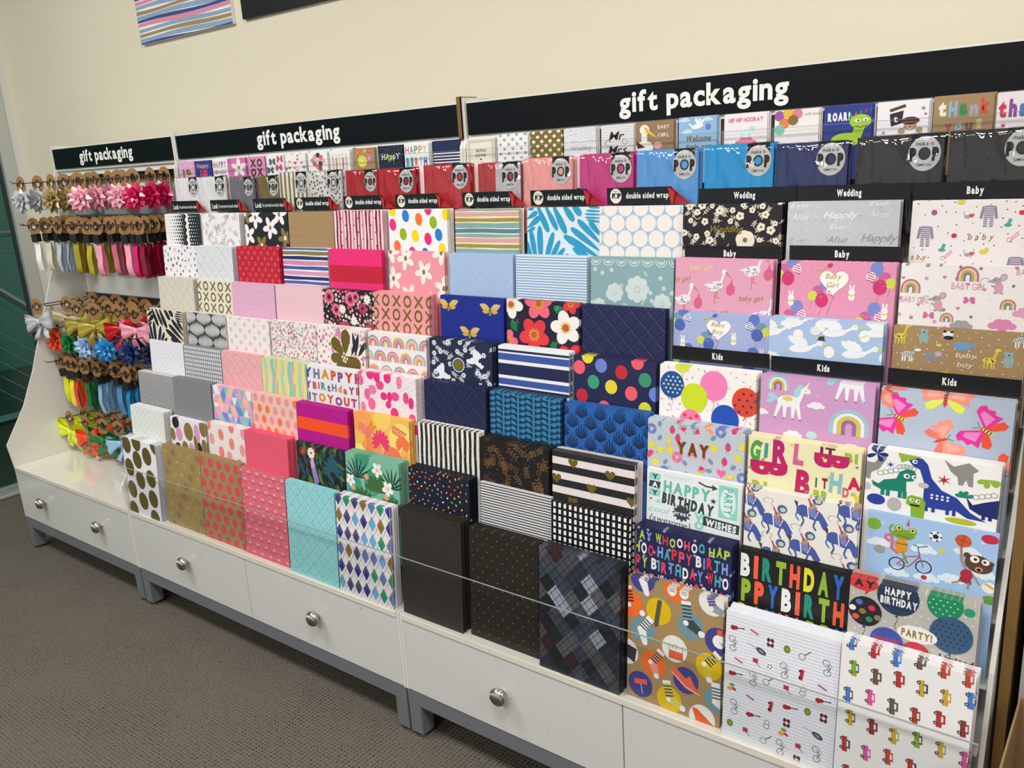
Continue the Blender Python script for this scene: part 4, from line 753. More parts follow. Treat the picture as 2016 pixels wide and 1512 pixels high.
@pt(7, 5, '20282a', 6, 'dark jungle wrap with deep green leaves and a crested bird')
def _(c):
    scat(c, 60, lambda x, y: c.lf(x, y, c.r.uniform(2.5, 4), c.r.uniform(.9, 1.4), c.r.uniform(200, 340), c.r.choice(['2f5a38', '4a7038', '1f4a44', '2f5560', '6a7a34', '3a4a58'])), 1.3)
    for x, y in ((2.6, 2.4), (11.8, 12.4), (6.6, 1.6), (15, 12.8), (16.4, 11.8)): c.L(); c.st(x, y, 1.7, 'c8502c', 11, .3)
    c.L(); c.P([(5.2, 4.6), (6.8, 4.2), (8.6, 9.8), (6.8, 11.2)], '9a84c0'); c.P([(5.6, 3.6), (6.8, 3.5), (6.9, 6.2), (5.6, 6.4)], 'e0a0c4'); c.fl(5.9, 2.4, 1.5, 'efe8e0', 'd04a34', 9, .5); c.L(); c.fl(13.7, 12.9, 1.4, 'efe8e0', 'e08a4a', 9, .5)
    for x, y in ((14.0, 5.6),):
        for k in range(9): c.drop(x, y, 3.4, 1.0, -90 + (k - 4) * 30, '2a5c6c')
@pt(7, 6, '7fbaa0', 7, 'sage green wrap with dark fronds and white and pink flowers')
def _(c):
    for x, y, r in ((3, 9, 2.4), (10, 6, 3), (15, 12, 3), (6, 1, 2.5)): c.L(); c.e(x, y, r, '3f9a78', r * 1.4, 30)
    for x, y, n in ((4.2, 6.0, 9), (16.5, 6.8, 9)):
        for k in range(n): c.L(); c.lf(x, y, 5.4, .5, -90 + (k - n // 2) * 20, '1c3a34')
    for x, y in ((5.6, 12.4), (16.4, 13), (11.0, 8.6)):
        for k in range(7): c.drop(x, y, 4.4, 1.3, -90 + (k - 3) * 24, '3f6a38')
    for x, y, R, q in ((11.5, 2.9, 1.9, 'f2f0ec'), (15.0, 7.0, 2.0, 'f2f0ec'), (1.6, 7.0, 1.7, 'f2f0ec'), (7.6, 5.2, .9, 'f09a84'), (14.4, 9.2, .9, 'f09a84'), (2.5, 8.8, .8, 'f09a84')): c.L(); c.fl(x, y, R, q, 'f0b49c', 5, .55, 20)
    scat(c, 20, lambda x, y: c.e(x, y, .14, 'e8f0e0', n=5), 2)
@pt(7, 7, '1c1e2e', 7, 'near black wrap sprinkled with bright confetti flecks')
def _(c): scat(c, 120, lambda x, y: c.e(x, y, .2, c.r.choice(['f06a3c', '6a8cc8', 'e0d050', 'e8e8e4', 'f08a5c', '7aa8b0']), .32, c.r.uniform(0, 180), 7), 1.15)
@pt(7, 8, 'e3e2e2', 3, 'white wrap with thin black horizontal lines')
def _(c): c.hs([('48484c', .26), (None, .34)])
@pt(7, 9, '161617', 6, 'black wrap with a grid of white oblongs')
def _(c):
    for x, y in c.grid(1.3, 1.42, 0): c.R(x, y, .62, .92, 'f0eff0', c.r.uniform(-4, 4))
@pt(7, 10, '24264f', 6, 'navy wrap lettered WHOOHOO HAPPY BIRTHDAY with stars')
def _(c):
    Q = ['d8344c', '7fa4dc', 'b4cf4a', 'eceaf0', '4fa8b8', 'e04a6c', '6f8fd8']; c.r.seed(3)
    scat(c, 40, lambda x, y: c.st(x, y, .4, 'aab0d0'), 1.7, 12)
    for y, h, T, x0 in ((.9, 1.7, 'AY WHOOHOO HAPP', .6), (3.2, 2.1, 'HOO HAPPY BIRTH', -.4), (6.0, 2.1, 'PY BIRTHDAY WHO', -.2), (8.9, 2.0, 'DAY WHOOHOO HAP', -.2), (11.4, 2, 'WHOOHOO HAPPYBI', 0)):
        x = x0
        for k, ch in enumerate(T):
            if ch == ' ': x += .5; continue
            c.L(); x += c.tx(x, y + .15 * (k % 3), h, ch, Q[c.r.randrange(7)], .04, .4 if ch == 'I' else 1.2) + .25
@pt(7, 11, '1e1f22', 3, 'black wrap with tall distressed letters reading BIRTHDAY')
def _(c):
    Q = {'B': 'f0eeee', 'I': 'f0644a', 'R': '2c8f7a', 'T': '94bc3a', 'H': 'f4603f', 'D': 'e6dc3a', 'A': '8fb83a', 'Y': '2f6cc4', 'P': '94bc3a', 'p': 'f4603f'}
    for y, T, x0 in ((.9, 'BIRTHDAY', .3), (5.6, 'PpYBIRTH', .6), (10.3, 'DAYHAPPY', .2)):
        x = x0
        for ch in T: W = 1.0 if ch == 'I' else 1.9; c.tx(x, y, 3.9, ch.upper(), Q[ch], .06, W); x += W + .52
    c.L(); scat(c, 150, lambda x, y: c.e(x, y, c.r.uniform(.03, .08), '1e1f22', n=5), .5, 14)
@pt(7, 12, 'b9b6b0', 6, 'grey wrap with patterned balloons reading HAPPY BIRTHDAY and PARTY!')
def _(c):
    scat(c, 110, lambda x, y: c.R(x, y, .16, .32, 'eeece8', c.r.uniform(0, 180)), .9, 14)
    c.L(); c.e(2.0, .7, 2.4, 'd83a3a', 1.5); c.P([(2.4, 1.8), (3.4, 1.8), (2.4, 3.0)], 'd83a3a'); c.L(); c.tx(.6, .1, 1.3, 'AY', '2a2a32', .06)
    ball(c, 7.4, 1.9, 3.2, '2c3e58', '2a2a32'); c.L(); [c.R(7.4 - sqr(3.0, k * .45 - 1.9) , 1.9 + k * .45 - 1.9, 2 * sqr(3.0, k * .45 - 1.9), .09, '18243a') for k in range(10)]
    ball(c, 14.2, 1.2, 2.6, '1c8a5c', '2a2a32'); c.L(); [c.e(x, y, .14, 'e8f0e8', .1) for x, y in c.grid(1.0, .8, .5, 12, -.2) if (x - 14.2) ** 2 + (y - 1.2) ** 2 < 5.4]
    ball(c, 2.6, 6.2, 2.6, '26262e', '2a2a32'); c.L(); [c.e(x, y, .55, q) for x, y, q in ((1.6, 4.6, '5a6ac0'), (3.6, 5.3, 'd8344c'), (2.2, 6.3, '8a7a3c'), (3.3, 7.6, '2c8a5c'), (1.2, 7.6, 'e0543c'), (4.6, 6.9, '8a7a5c'), (.6, 6, 'f0eeec'))]
    ball(c, 15.4, 6.6, 3.1, '3c5a7c', '2a2a32'); c.L(); [c.e(x, y, .12, '243a5c', .22) for x, y in c.grid(.85, .85, .5, 12.5, 3.6) if (x - 15.4) ** 2 + (y - 6.6) ** 2 < 8]
    c.L(); c.e(10.6, 8.2, 3.0, 'eceae6', 1.6); c.L(); c.tx(8.3, 7.5, 1.35, 'PARTY!', '9c7a3a', .05, 4.6); c.tx(5.4, .4, 1.35, 'HAPPY', 'eceae6', .06, 4.0); c.tx(4.8, 2.2, 1.35, 'BIRTHDAY', 'eceae6', .06, 5.6)
    ball(c, 6.2, 11.2, 2.6, '3f52a4', None); c.L(); c.tx(4.2, 10.2, 1.2, 'HHHH', 'b03a5c', .05, 4); ball(c, 10.6, 12.2, 2.3, 'c83440', None); c.L(); [c.e(9.6 + k, 11.2 + (k % 2) * 1.2, .4, '2c8a5c') for k in range(3)]
    c.L(); c.e(17.6, 1.6, .8, '2c9a74'); c.tx(14.0, 10.5, 1.1, 'Limited', '2a2a2e', .03, 4.9); c.tx(14.0, 12.2, 1.1, 'Edition', '2a2a2e', .03, 4.7)
def sqr(R, d): return math.sqrt(max(0, R * R - d * d))

@pt(8, 1, 'eeecf2', 7, 'white wrap with large gold ovals')
def _(c):
    for x, y in ((2.3, 2.3), (8.2, .7), (8.0, 6.4), (13.8, 4.4), (3.0, 9.6), (8.8, 12.9), (15.0, 11.4), (3.4, 16.8), (9.4, 19.6), (15.2, 17.8), (3.2, 23.6), (15.4, 24.2), (18.8, .2)): c.e(x, y, 2.5, '82703a*', 2.9, -25, 24)
@pt(8, 2, 'a58a5c', 3, 'kraft wrap with glittery gold dots')
def _(c):
    for i, (x, y) in enumerate(c.grid(4.0, 3.3, .35, 1.6, 1.8)): c.e(x, y, 1.1, '93794a' if i % 3 == 2 else 'a08d48', 1.2); c.L(); [c.e(x + c.r.uniform(-.8, .8), y + c.r.uniform(-.8, .8), .16, 'd8cf7c', n=4) for k in range(9)] if i % 3 != 2 else None
@pt(8, 3, 'a88a60', 3, 'kraft wrap with glittery red dots')
def _(c):
    for x, y in c.grid(4.0, 3.2, .4, 1.0, 1.9): c.e(x, y, 1.25, 'd8505a', 1.35); c.L(); [c.e(x + c.r.uniform(-.9, .9), y + c.r.uniform(-.9, .9), .1, 'f4b0a8', n=4) for k in range(3)]
@pt(8, 4, 'de5f74', 6, 'coral pink wrap with embossed scallop fans')
def _(c):
    for j in range(10, -2, -1):
        for i in range(-1, 7):
            x, y = i * 3.6 + (1.8 if j % 2 else 0), 1.2 + (10 - j) * 2.3
            c.L()
            for R, q in ((1.95, 'e98b98'), (1.75, 'de5f74'), (1.45, 'e98b98'), (1.25, 'de5f74'), (.95, 'eb8f9c'), (.5, 'f0b4ba')): c.L(); c.P([(x + R * cos(rad(a)), y - R * sin(rad(a))) for a in range(0, 181, 20)], q)
@pt(8, 5, '94d6da', 3, 'aqua embossed wrap with tiny dark studs', 'quilt')
def _(c): dotgrid(c, 5.4, 2.9, .13, ['3a4a50'], n=6)
def argyle(c, Q, ln, w=2.3, h=4.0, bgd=None):
    for j in range(-1, 14):
        for i in range(-1, 10):
            q = c.r.choice(Q)
            if bgd: x, y = i * 2 * w + .9, j * h + .6; c.P([(x - w * .88, y), (x, y - h * .45), (x + w * .88, y), (x, y + h * .45)], q)
            else: x, y = i * w * 2 + (w if j % 2 else 0), j * h / 2 + .8; c.P([(x - w, y), (x, y - h * .5), (x + w, y), (x, y + h * .5)], q)
    c.L()
    for k in range(-16, 26):
        for s in (1, -1): x = k * w * (2 if bgd else 1) + (.9 if bgd else 0); c.ln([(x, -.5), (x + s * w / h * 2 * 26, 25.5)], .09, ln)
@pt(8, 6, 'eae8ee', 8, 'white argyle wrap with blue, green and brown diamonds')
def _(c): argyle(c, ['24308c', '5a7ab4', '6ab0dc', '17936c', '8c6c30', '3a4474'], 'c08a64', 1.5, 4.4, 1)
@pt(8, 7, '2e2a27', 8, 'black leather-grain wrap flecked with gold', 'leather')
def _(c):
    for x, y in c.grid(.62, .5, .5, j=.12): c.e(x, y, .075, '86775c*', n=4)
@pt(8, 8, '25211e', 5, 'black wrap with spaced gold pin dots')
def _(c): dotgrid(c, 2.75, 1.6, .15, ['b59a58*'], n=8)
@pt(8, 9, '2c2f3a', 8, 'dark grey argyle wrap')
def _(c): argyle(c, ['1e2027', '454954', '3a4150', '58595c', '8f97a4', '3a2426', '30333f', '4a4c50', '252830'], '14151a', 2.0, 4.4)
@pt(8, 10, KR, 4, 'kraft wrap with socks, tie and running shoe on circles')
def _(c):
    def sock(x, y, a, A, B, s=1):
        ca, sa = cos(rad(a)), sin(rad(a)); T = lambda P: [(x + (u * ca - v * sa) * s, y + (u * sa + v * ca) * s) for u, v in P]
        c.L(); c.P(T([(-.9, -2.6), (.9, -2.6), (.9, .6), (-.9, .6)]), A); c.P(T([(-.9, .2), (.9, .2), (2.9, 2.4), (2.0, 3.4), (-.6, 1.7)]), A); c.L(); c.P(T([(-.95, -3.1), (.95, -3.1), (.95, -2.4), (-.95, -2.4)]), 'f0eeee')
        [c.P(T([(-.9, -2.0 + k * .7), (.9, -2.0 + k * .7), (.9, -1.7 + k * .7), (-.9, -1.7 + k * .7)]), B) for k in range(4)]; c.e(*T([(2.4, 2.85)])[0], .66 * s, 'f0eeee'); c.e(*T([(-.45, 1.1)])[0], .55 * s, 'f0eeee')
    Or, Ye, Te, Pu, W = 'f2702c', 'e0ba12', '6f96a0', '44438c', 'ece8e4'
    for x, y, q in ((3.0, -.1, Pu), (9.8, 0, Or), (16.8, .7, W), (.6, 5.6, Or), (6.4, 5.5, Ye), (12.8, 6.6, Te), (18.2, 7.9, Pu), (3.2, 10.2, Te), (9.8, 12.0, W), (16.6, 13.3, Ye), (-.2, 15.6, W), (5.6, 16.5, Or), (12.2, 17.6, Pu), (18.4, 19.4, Te), (2.9, 21.6, Pu), (9.0, 22.6, Ye), (15.6, 24, W)): c.L(); c.e(x, y, 2.55, q, 2.65, n=26)
    sock(12.2, 5.0, -8, '3c4a54', '8fb0b8'); sock(3.4, 9.5, 35, 'e8eeee', '3a3a3c', .85); sock(16.8, 1.0, -18, '9a9aa4', '44438c', .8); sock(5.8, 15.6, 32, 'e89a8c', '3a2a2c', .85); sock(16.6, 12.5, 38, 'e0c53c', '3a3a2c', .9); sock(.4, 4.8, -12, 'f2702c', '3a2024', .9); sock(9.0, 21.6, -15, 'd8c86a', '4a4434', .9); sock(18.2, 18.8, -5, 'ece8e4', '3c4a54', .9); sock(3.4, -.3, 30, 'ecebf4', '2a2a3c', .8)
    c.L(); c.P([(6.2, 3.2), (7.0, 3.2), (7.0, 4), (6.4, 8.4), (5.8, 8.9), (5.5, 8.2)], '5a564c'); c.R(8.7, 11.0, 2.8, 3.0, '5a5a5c'); c.L(); c.R(8.8, 10.4, 2.6, 2.4, W); c.R(8.8, 12.4, 2.6, 1.5, 'e0603c'); c.L(); c.ln([(9.3, 12), (9.7, 11)], .1, K); c.ln([(10, 12), (10.2, 11)], .1, K)
    c.C([(9.2, 16.0), (10.0, 15.5), (12.2, 17.2), (13.0, 16.4), (14.0, 18.2), (15.2, 19.4), (15.0, 19.8), (12.2, 19.2), (9.4, 16.8)], 'e8694a'); c.L(); c.ln([(9.3, 16.7), (12.2, 18.8), (15, 19.6)], .2, 'f0d0c0'); c.P([(1.5, 20.8), (4.2, 20.2), (4.4, 21.2), (1.8, 21.8)], 'e8604a'); c.ln([(3, 21.4), (3.4, 23.4)], .12, W)
    c.e(18.4, 7.9, 1.3, 'f2f0ee'); c.R(17.9, 5.6, 1.0, 1.1, 'e8602c'); c.L(); c.ln([(18.4, 7.9), (19, 8.4)], .12, K); c.P([(-.5, 14.0), (2.0, 14.6), (1.6, 17.6), (-.5, 16.6)], '3a3a3e'); c.P([(13.6, 22.4), (14.6, 22.4), (18.4, 25), (14.5, 25)], 'e8602c')
    for x in (9.0, 11.4): c.L(); c.e(x, .6, .9, 'f0eeee', 1.1); c.L(); [c.R(x - .6, y, 1.2, .12, K) for y in (-.1, .3, .7)]
@pt(8, 11, 'ecedf4', 9, 'white ruled wrap with small bicycles, guitars, rackets and cars')
def _(c):
    c.hs([(None, .52), ('c0c6dc', .09)], .4); c.L()
    def bike(x, y): [c.ring(x + .2 * k, y - .85 + 1.7 * k, .62, .52, '55565c', n=10) for k in (0, 1)]; c.ln([(x, y - .8), (x + .7, y - .1), (x + .2, y + .8)], .1, '6a6a6c'); c.ln([(x + .7, y - .1), (x + .1, y + .1)], .1, '6a6a6c'); c.ln([(x + .7, y - .5), (x + 1.0, y - .4)], .12, '6a6a6c')
    def guitar(x, y): c.e(x - .5, y + .1, .5, 'a8283a', .45); c.e(x, y, .35, 'a8283a', .35); c.ln([(x, y), (x + 1.3, y - .2)], .16, '5a2a24'); c.e(x + 1.35, y - .2, .2, '2a2a2c', .12)
    def knife(x, y): c.R(x - .95, y - .6, 1.9, 1.2, 'dfe0ee'); c.L(); c.ln([(x - .7, y - .3), (x + .7, y + .3)], .25, 'b8304c')
    def tie(x, y): [c.e(x + dx, y + dy, .3, '5a2a30', .4) for dx in (-.3, .3) for dy in (-.4, .4)]; c.e(x, y, .3, 'e8d8d8')
    def frog(x, y): c.e(x, y, .55, '6a8a3c', .7); c.L(); c.e(x, y, .25, 'c88a2c', .3)
    def rack(x, y): c.ring(x - .4, y + .3, .6, .48, '8a8a6c', n=12); c.ln([(x, y - .1), (x + 1, y - 1.0)], .14, '5a4a34')
    def plane(x, y): c.e(x, y, .95, '4a4a50', .5, 25); c.ln([(x - .8, y - .3), (x - 2.4, y - .9)], .08, '6a6a6c'); c.L(); c.e(x, y, .5, 'b8b8bc', .12, 25)
    def car(x, y): c.R(x - .3, y - 1.0, .6, 2.0, 'b8304c', 8); c.e(x - .3, y - .6, .2, K); c.e(x - .3, y + .6, .2, K)
    def cup(x, y): c.R(x - .45, y - .5, .9, .8, 'c03050'); c.ln([(x, y + .2), (x + .9, y + .9)], .1, '4a4a4e')
    def ballf(x, y): c.e(x, y, .6, 'fafafa'); c.L(); [c.e(x + .35 * cos(k), y + .35 * sin(k), .15, K, n=5) for k in (0, 1.3, 2.6, 3.9, 5.2)]
    def fruit(x, y): c.e(x - .3, y + .3, .5, 'e0a83c', .4); c.e(x + .5, y + .2, .45, 'c8304c', .25, 30); c.e(x + .1, y - .5, .5, '7aa03c', .3)
    def helm(x, y): c.ring(x, y - .4, .5, .36, '9a9a8c', n=10); c.ring(x - .1, y + .4, .55, .4, '9a9a8c', n=10)
    for f, x, y in ((guitar, 1.8, 2.9), (knife, 5.0, 2.7), (tie, 7.8, 3.8), (frog, 10.6, 4.1), (rack, 13.5, 4.3), (bike, 1.2, 6.0), (plane, 6.3, 5.9), (bike, 17.0, 5.3), (knife, 2.5, 8.9), (cup, 5.4, 8.0), (ballf, 7.9, 8.2), (bike, 10.2, 8.1), (car, 13.2, 7.9), (knife, 16.6, 9.0), (guitar, 1.8, 11.6), (bike, 5.0, 11.4), (rack, 7.8, 11.0), (cup, 10.8, 11.2), (helm, 13.6, 10.8), (guitar, 16.6, 11.4), (fruit, 1.4, 14.4), (knife, 4.8, 15.2), (car, 8.4, 15.6), (guitar, 11.4, 14.6), (frog, 14.5, 14.2), (tie, 17.1, 14.4), (bike, 1.9, 18.0), (guitar, 5.2, 18.4), (tie, 11.2, 17.6), (helm, 7.9, 19.2), (plane, 16.3, 18.0), (fruit, 10.7, 19.6), (frog, 1.4, 21.4), (cup, 4.2, 21.8), (rack, 7.8, 22.2), (cup, 13.3, 21.2), (bike, 10.2, 22.6), (bike, 16.2, 21.4), (tie, 13.2, 23.8)): c.L(); f(x, y)
@pt(8, 12, 'efecec', 9, 'white wrap with small upright vintage cars and vans')
def _(c):
    Q = ['7fae34', 'c04a34', 'd8589c', '4a7cc4', '6a5a4c', 'c8a83c', 'b8363c', '8a3a3c', 'b83a34']
    i = 0
    for y in (-.1, 3.9, 8.4, 13.0, 17.6, 22.2):
        for k in range(6):
            x = 1.4 + k * 3.3 + (.6 if i % 2 else 0); q = c.r.choice(Q); yy = y + .35 * ((k * 7 + i) % 3); m = c.r.choice((1, 1.25))
            c.L(); c.R(x - .35, yy - 1.3, .8, 2.7, q, -3); c.R(x + .3 if k % 2 else x + .3, yy - .8, .5 * m, 1.5, q if k % 3 else '5a5450', -3); c.L(); c.R(x + .35, yy - .5, .3, .9, 'e4e4e8', -3); c.e(x - .42, yy - .8, .3, '3a3a3c'); c.e(x - .42, yy + .8, .3, '3a3a3c'); c.L(); c.e(x - .42, yy - .8, .13, 'c8c8c8'); c.e(x - .42, yy + .8, .13, 'c8c8c8')
        i += 1
# ---------------- materials of the place ----------------
WHT = lambda: mat('white_laminate', 'e5e3dc', .32, coat=.25, var=.015, bscale=6)
GRY = lambda: mat('grey_powder_coated_steel', '6d7076', .45, bump=.05, bscale=300)
def carpet():
    m = mat('ribbed_carpet', '5e5850', .95, spec=.1); nt = m.node_tree; b = nt.nodes['Principled BSDF']
    tc = nt.nodes.new('ShaderNodeTexCoord')
    mp = nt.nodes.new('ShaderNodeMapping'); mp.inputs['Rotation'].default_value = (0, 0, rad(0)); nt.links.new(tc.outputs['Object'], mp.inputs[0])
    n1 = nt.nodes.new('ShaderNodeTexNoise'); n1.inputs['Scale'].default_value = 190; n1.inputs['Detail'].default_value = 3
    n2 = nt.nodes.new('ShaderNodeTexNoise'); n2.inputs['Scale'].default_value = 5
    w = nt.nodes.new('ShaderNodeTexWave'); w.wave_type = 'BANDS'; w.bands_direction = 'X'; w.inputs['Scale'].default_value = 27; w.inputs['Distortion'].default_value = 1.6; w.inputs['Detail'].default_value = 2; w.inputs['Detail Scale'].default_value = 6
    w2 = nt.nodes.new('ShaderNodeTexWave'); w2.wave_type = 'BANDS'; w2.bands_direction = 'Y'; w2.inputs['Scale'].default_value = 34; w2.inputs['Distortion'].default_value = 3; w2.inputs['Detail Scale'].default_value = 8
    for n in (n1, n2, w, w2): nt.links.new(mp.outputs[0], n.inputs['Vector'])
    a = nt.nodes.new('ShaderNodeMath'); a.operation = 'MULTIPLY_ADD'; a.inputs[1].default_value = .55; nt.links.new(w.outputs['Fac'], a.inputs[0]); nt.links.new(n1.outputs['Fac'], a.inputs[2])
    a2 = nt.nodes.new('ShaderNodeMath'); a2.operation = 'MULTIPLY_ADD'; a2.inputs[1].default_value = .35; nt.links.new(w2.outputs['Fac'], a2.inputs[0]); nt.links.new(a.outputs[0], a2.inputs[2])
    a3 = nt.nodes.new('ShaderNodeMath'); a3.operation = 'MULTIPLY_ADD'; a3.inputs[1].default_value = .3; nt.links.new(n2.outputs['Fac'], a3.inputs[0]); nt.links.new(a2.outputs[0], a3.inputs[2])
    r = nt.nodes.new('ShaderNodeValToRGB'); e = r.color_ramp.elements; e[0].position = .55; e[0].color = lin('24211e') + (1,); e[1].position = 1.45 / 1.5; e[1].color = lin('686259') + (1,)
    nt.links.new(a3.outputs[0], r.inputs[0]); nt.links.new(r.outputs[0], b.inputs['Base Color'])
    bp = nt.nodes.new('ShaderNodeBump'); bp.inputs['Strength'].default_value = .7; bp.inputs['Distance'].default_value = .003; nt.links.new(a2.outputs[0], bp.inputs['Height']); nt.links.new(bp.outputs[0], b.inputs['Normal']); return m
def S(name, m, *boxes, bev=0):
    b = MB()
    for q in boxes: b.box(*q, bev=bev)
    return tag(b.build(name, m), kind='structure')
# ---------------- setting ----------------
WX, WY, GX = -1.5, -.57, -1.52
wallm = mat('painted_wall', 'ded6c0', .6, var=.012, bscale=1.5, bump=.03)
S('floor', carpet(), (-2.82, 6, -7, WY, -.05, 0), (-2.82, WX, WY, 2.0, -.05, 0))
S('wall_back', wallm, (WX, 6, WY, WY + .15, 0, 3.0))
S('wall_right', wallm, (6, 6.15, -7, WY, 0, 3.0))
S('ceiling', mat('ceiling_tile', 'e9e8e4', .8, bump=.2, bscale=90), (-6.5, 6, -7, 3, 3.0, 3.1))
S('trim_1', mat('skirting', 'd9d6cc', .5), (WX, 6, WY - .012, WY, 0, .09))
for x, y in PANELS:
    t = empty('ceiling_light', (x, y, 3.0)); tag(t, 'flat white ceiling light panel over the shop floor, one of the grid of panels', 'light', 'ceiling light panels')
    em = MATS.get('lamp') or mat('lamp', 'ffffff'); em.node_tree.nodes['Principled BSDF'].inputs['Emission Color'].default_value = (1, .97, .92, 1); em.node_tree.nodes['Principled BSDF'].inputs['Emission Strength'].default_value = 3.0
    b = MB(); b.box(-.58, .58, -.28, .28, -.03, -.015); b.build('diffuser', em, t)
    b = MB()
    for q in ((-.62, .62, -.32, -.28), (-.62, .62, .28, .32), (-.62, -.58, -.28, .28), (.58, .62, -.28, .28)): b.box(*q, -.04, 0)
    b.build('frame', WHT(), t)
# glass partition on the left
alu = mat('window_aluminium', 'c4cac8', .35, .5); dk = mat('dark_gasket', '23302f', .6)
glassm = film('partition_glass', .01, .03, 0, 20, (.72, .90, .85))
b = MB(); b.box(GX - .004, GX + .004, -6, -.66, .04, 3.0); g = b.build('window_1', glassm); tag(g, kind='structure')
f = MB(); f.box(GX - .03, GX + .03, -.66, -.61, 0, 3.0); f.box(GX - .045, GX + .03, -6, -.66, 0, .012); f.box(GX - .02, GX + .02, -6, -.66, .012, .045)
f.build('window_frame', alu, g)
f = MB(); f.box(GX - .008, GX + .008, -.672, -.66, .045, 3.0); f.box(GX + .03, GX + .034, -6, -.66, .0, .003); f.build('window_gasket', dk, g)
S('trim_2', mat('jamb_paint', 'd9d9d4', .5), (WX - .05, WX + .004, -.61, -.56, 0, 3.0))
# stairwell beyond the glass
S('wall_stairwell', mat('teal_stairwell_wall', '4f9a88', .45, var=.25, bscale=1.2), (-7.2, -7.0, -6, 6, -2.6, 4))
S('floor_lower', mat('teal_lower_floor', '438a78', .35, var=.3, bscale=1.0), (-7, -2.9, -6, 6, -1.65, -1.6))
S('floor_landing', mat('grey_tile_landing', '4d5452', .5, var=.25, bscale=3), (-7, -4.2, .2, 6, -.62, -.5), (-4.6, -4.2, .2, 6, -.9, -.6))
S('trim_3', mat('pale_kerb', 'a9b8bb', .5), (-2.92, -2.82, -6, 3, -.1, .03))
S('trim_4', dk, (-2.815, -2.80, -6, 3, 0, .018))
steel = mat('brushed_stainless', 'b9bdbb', .28, .9)
h = empty('balustrade', (-2.87, 0, 0)); tag(h, 'stainless steel stair balustrade with round handrails and thin wires beyond the glass', 'balustrade')
b = MB(); b.tube([(0, -3, 1.098), (0, 2, 1.098)], .022); b.build('handrail', steel, h)
b = MB(); b.tube([(0.03, -1.1, 1.53), (0.03, .55, .04)], .024); b.build('handrail', steel, h)
for z in (.985, .925, .862, .80): b = MB(); b.tube([(0, -3, z), (0, 2, z)], .003, 5); b.build('wire', steel, h)
for k in range(7): z = .68 - .098 * k; b = MB(); b.tube([(0.03, -1.1, z + .763), (0.03, .2, z - .41)], .003, 5); b.build('wire', steel, h)
for y in (-2.0, 1.0): b = MB(); b.box(-.02, .02, y - .03, y + .03, .03, 1.09); b.build('post', steel, h)
# ---------------- wall posters ----------------
def poster(name, x0, x1, z0, z1, bg, draw, label):
    c = Cv((x1 - x0) * 100, (z1 - z0) * 100, .2, bg); b = MB(); b.box(x0, x1, WY - .012, WY, z0, z1, rgba(bg)); draw(c); c.put(b, x0, z1, WY - .012, 0)
    tag(b.build(name, ink('printed_board', .5)), label, 'poster')
poster('wall_poster', -.388, .148, 1.812, 2.30, 'ece9ea', lambda c: c.hs([('8fa4bd', 1.2), (None, .35), ('9c8a62', 1.15), (None, .3), ('8fa4bd', 1.4), (None, .15), ('3c4f82', 1.0), (None, .08), ('d98aa8', 1.2), (None, .4), ('8fa4bd', 1.3), (None, .3), ('9c8a62', 1.1), (None, .3), ('8fa4bd', 1.4), (None, .12), ('3c4f82', 1.0), (None, .1), ('d98aa8', 1.25), (None, .35)], .4, .28), 'striped wall board in blue, pink, navy and gold, high on the wall')
poster('wall_panel', .2, 1.4, 1.8165, 2.40, '0d0d0f', lambda c: None, 'plain black wall board high above the middle sign')
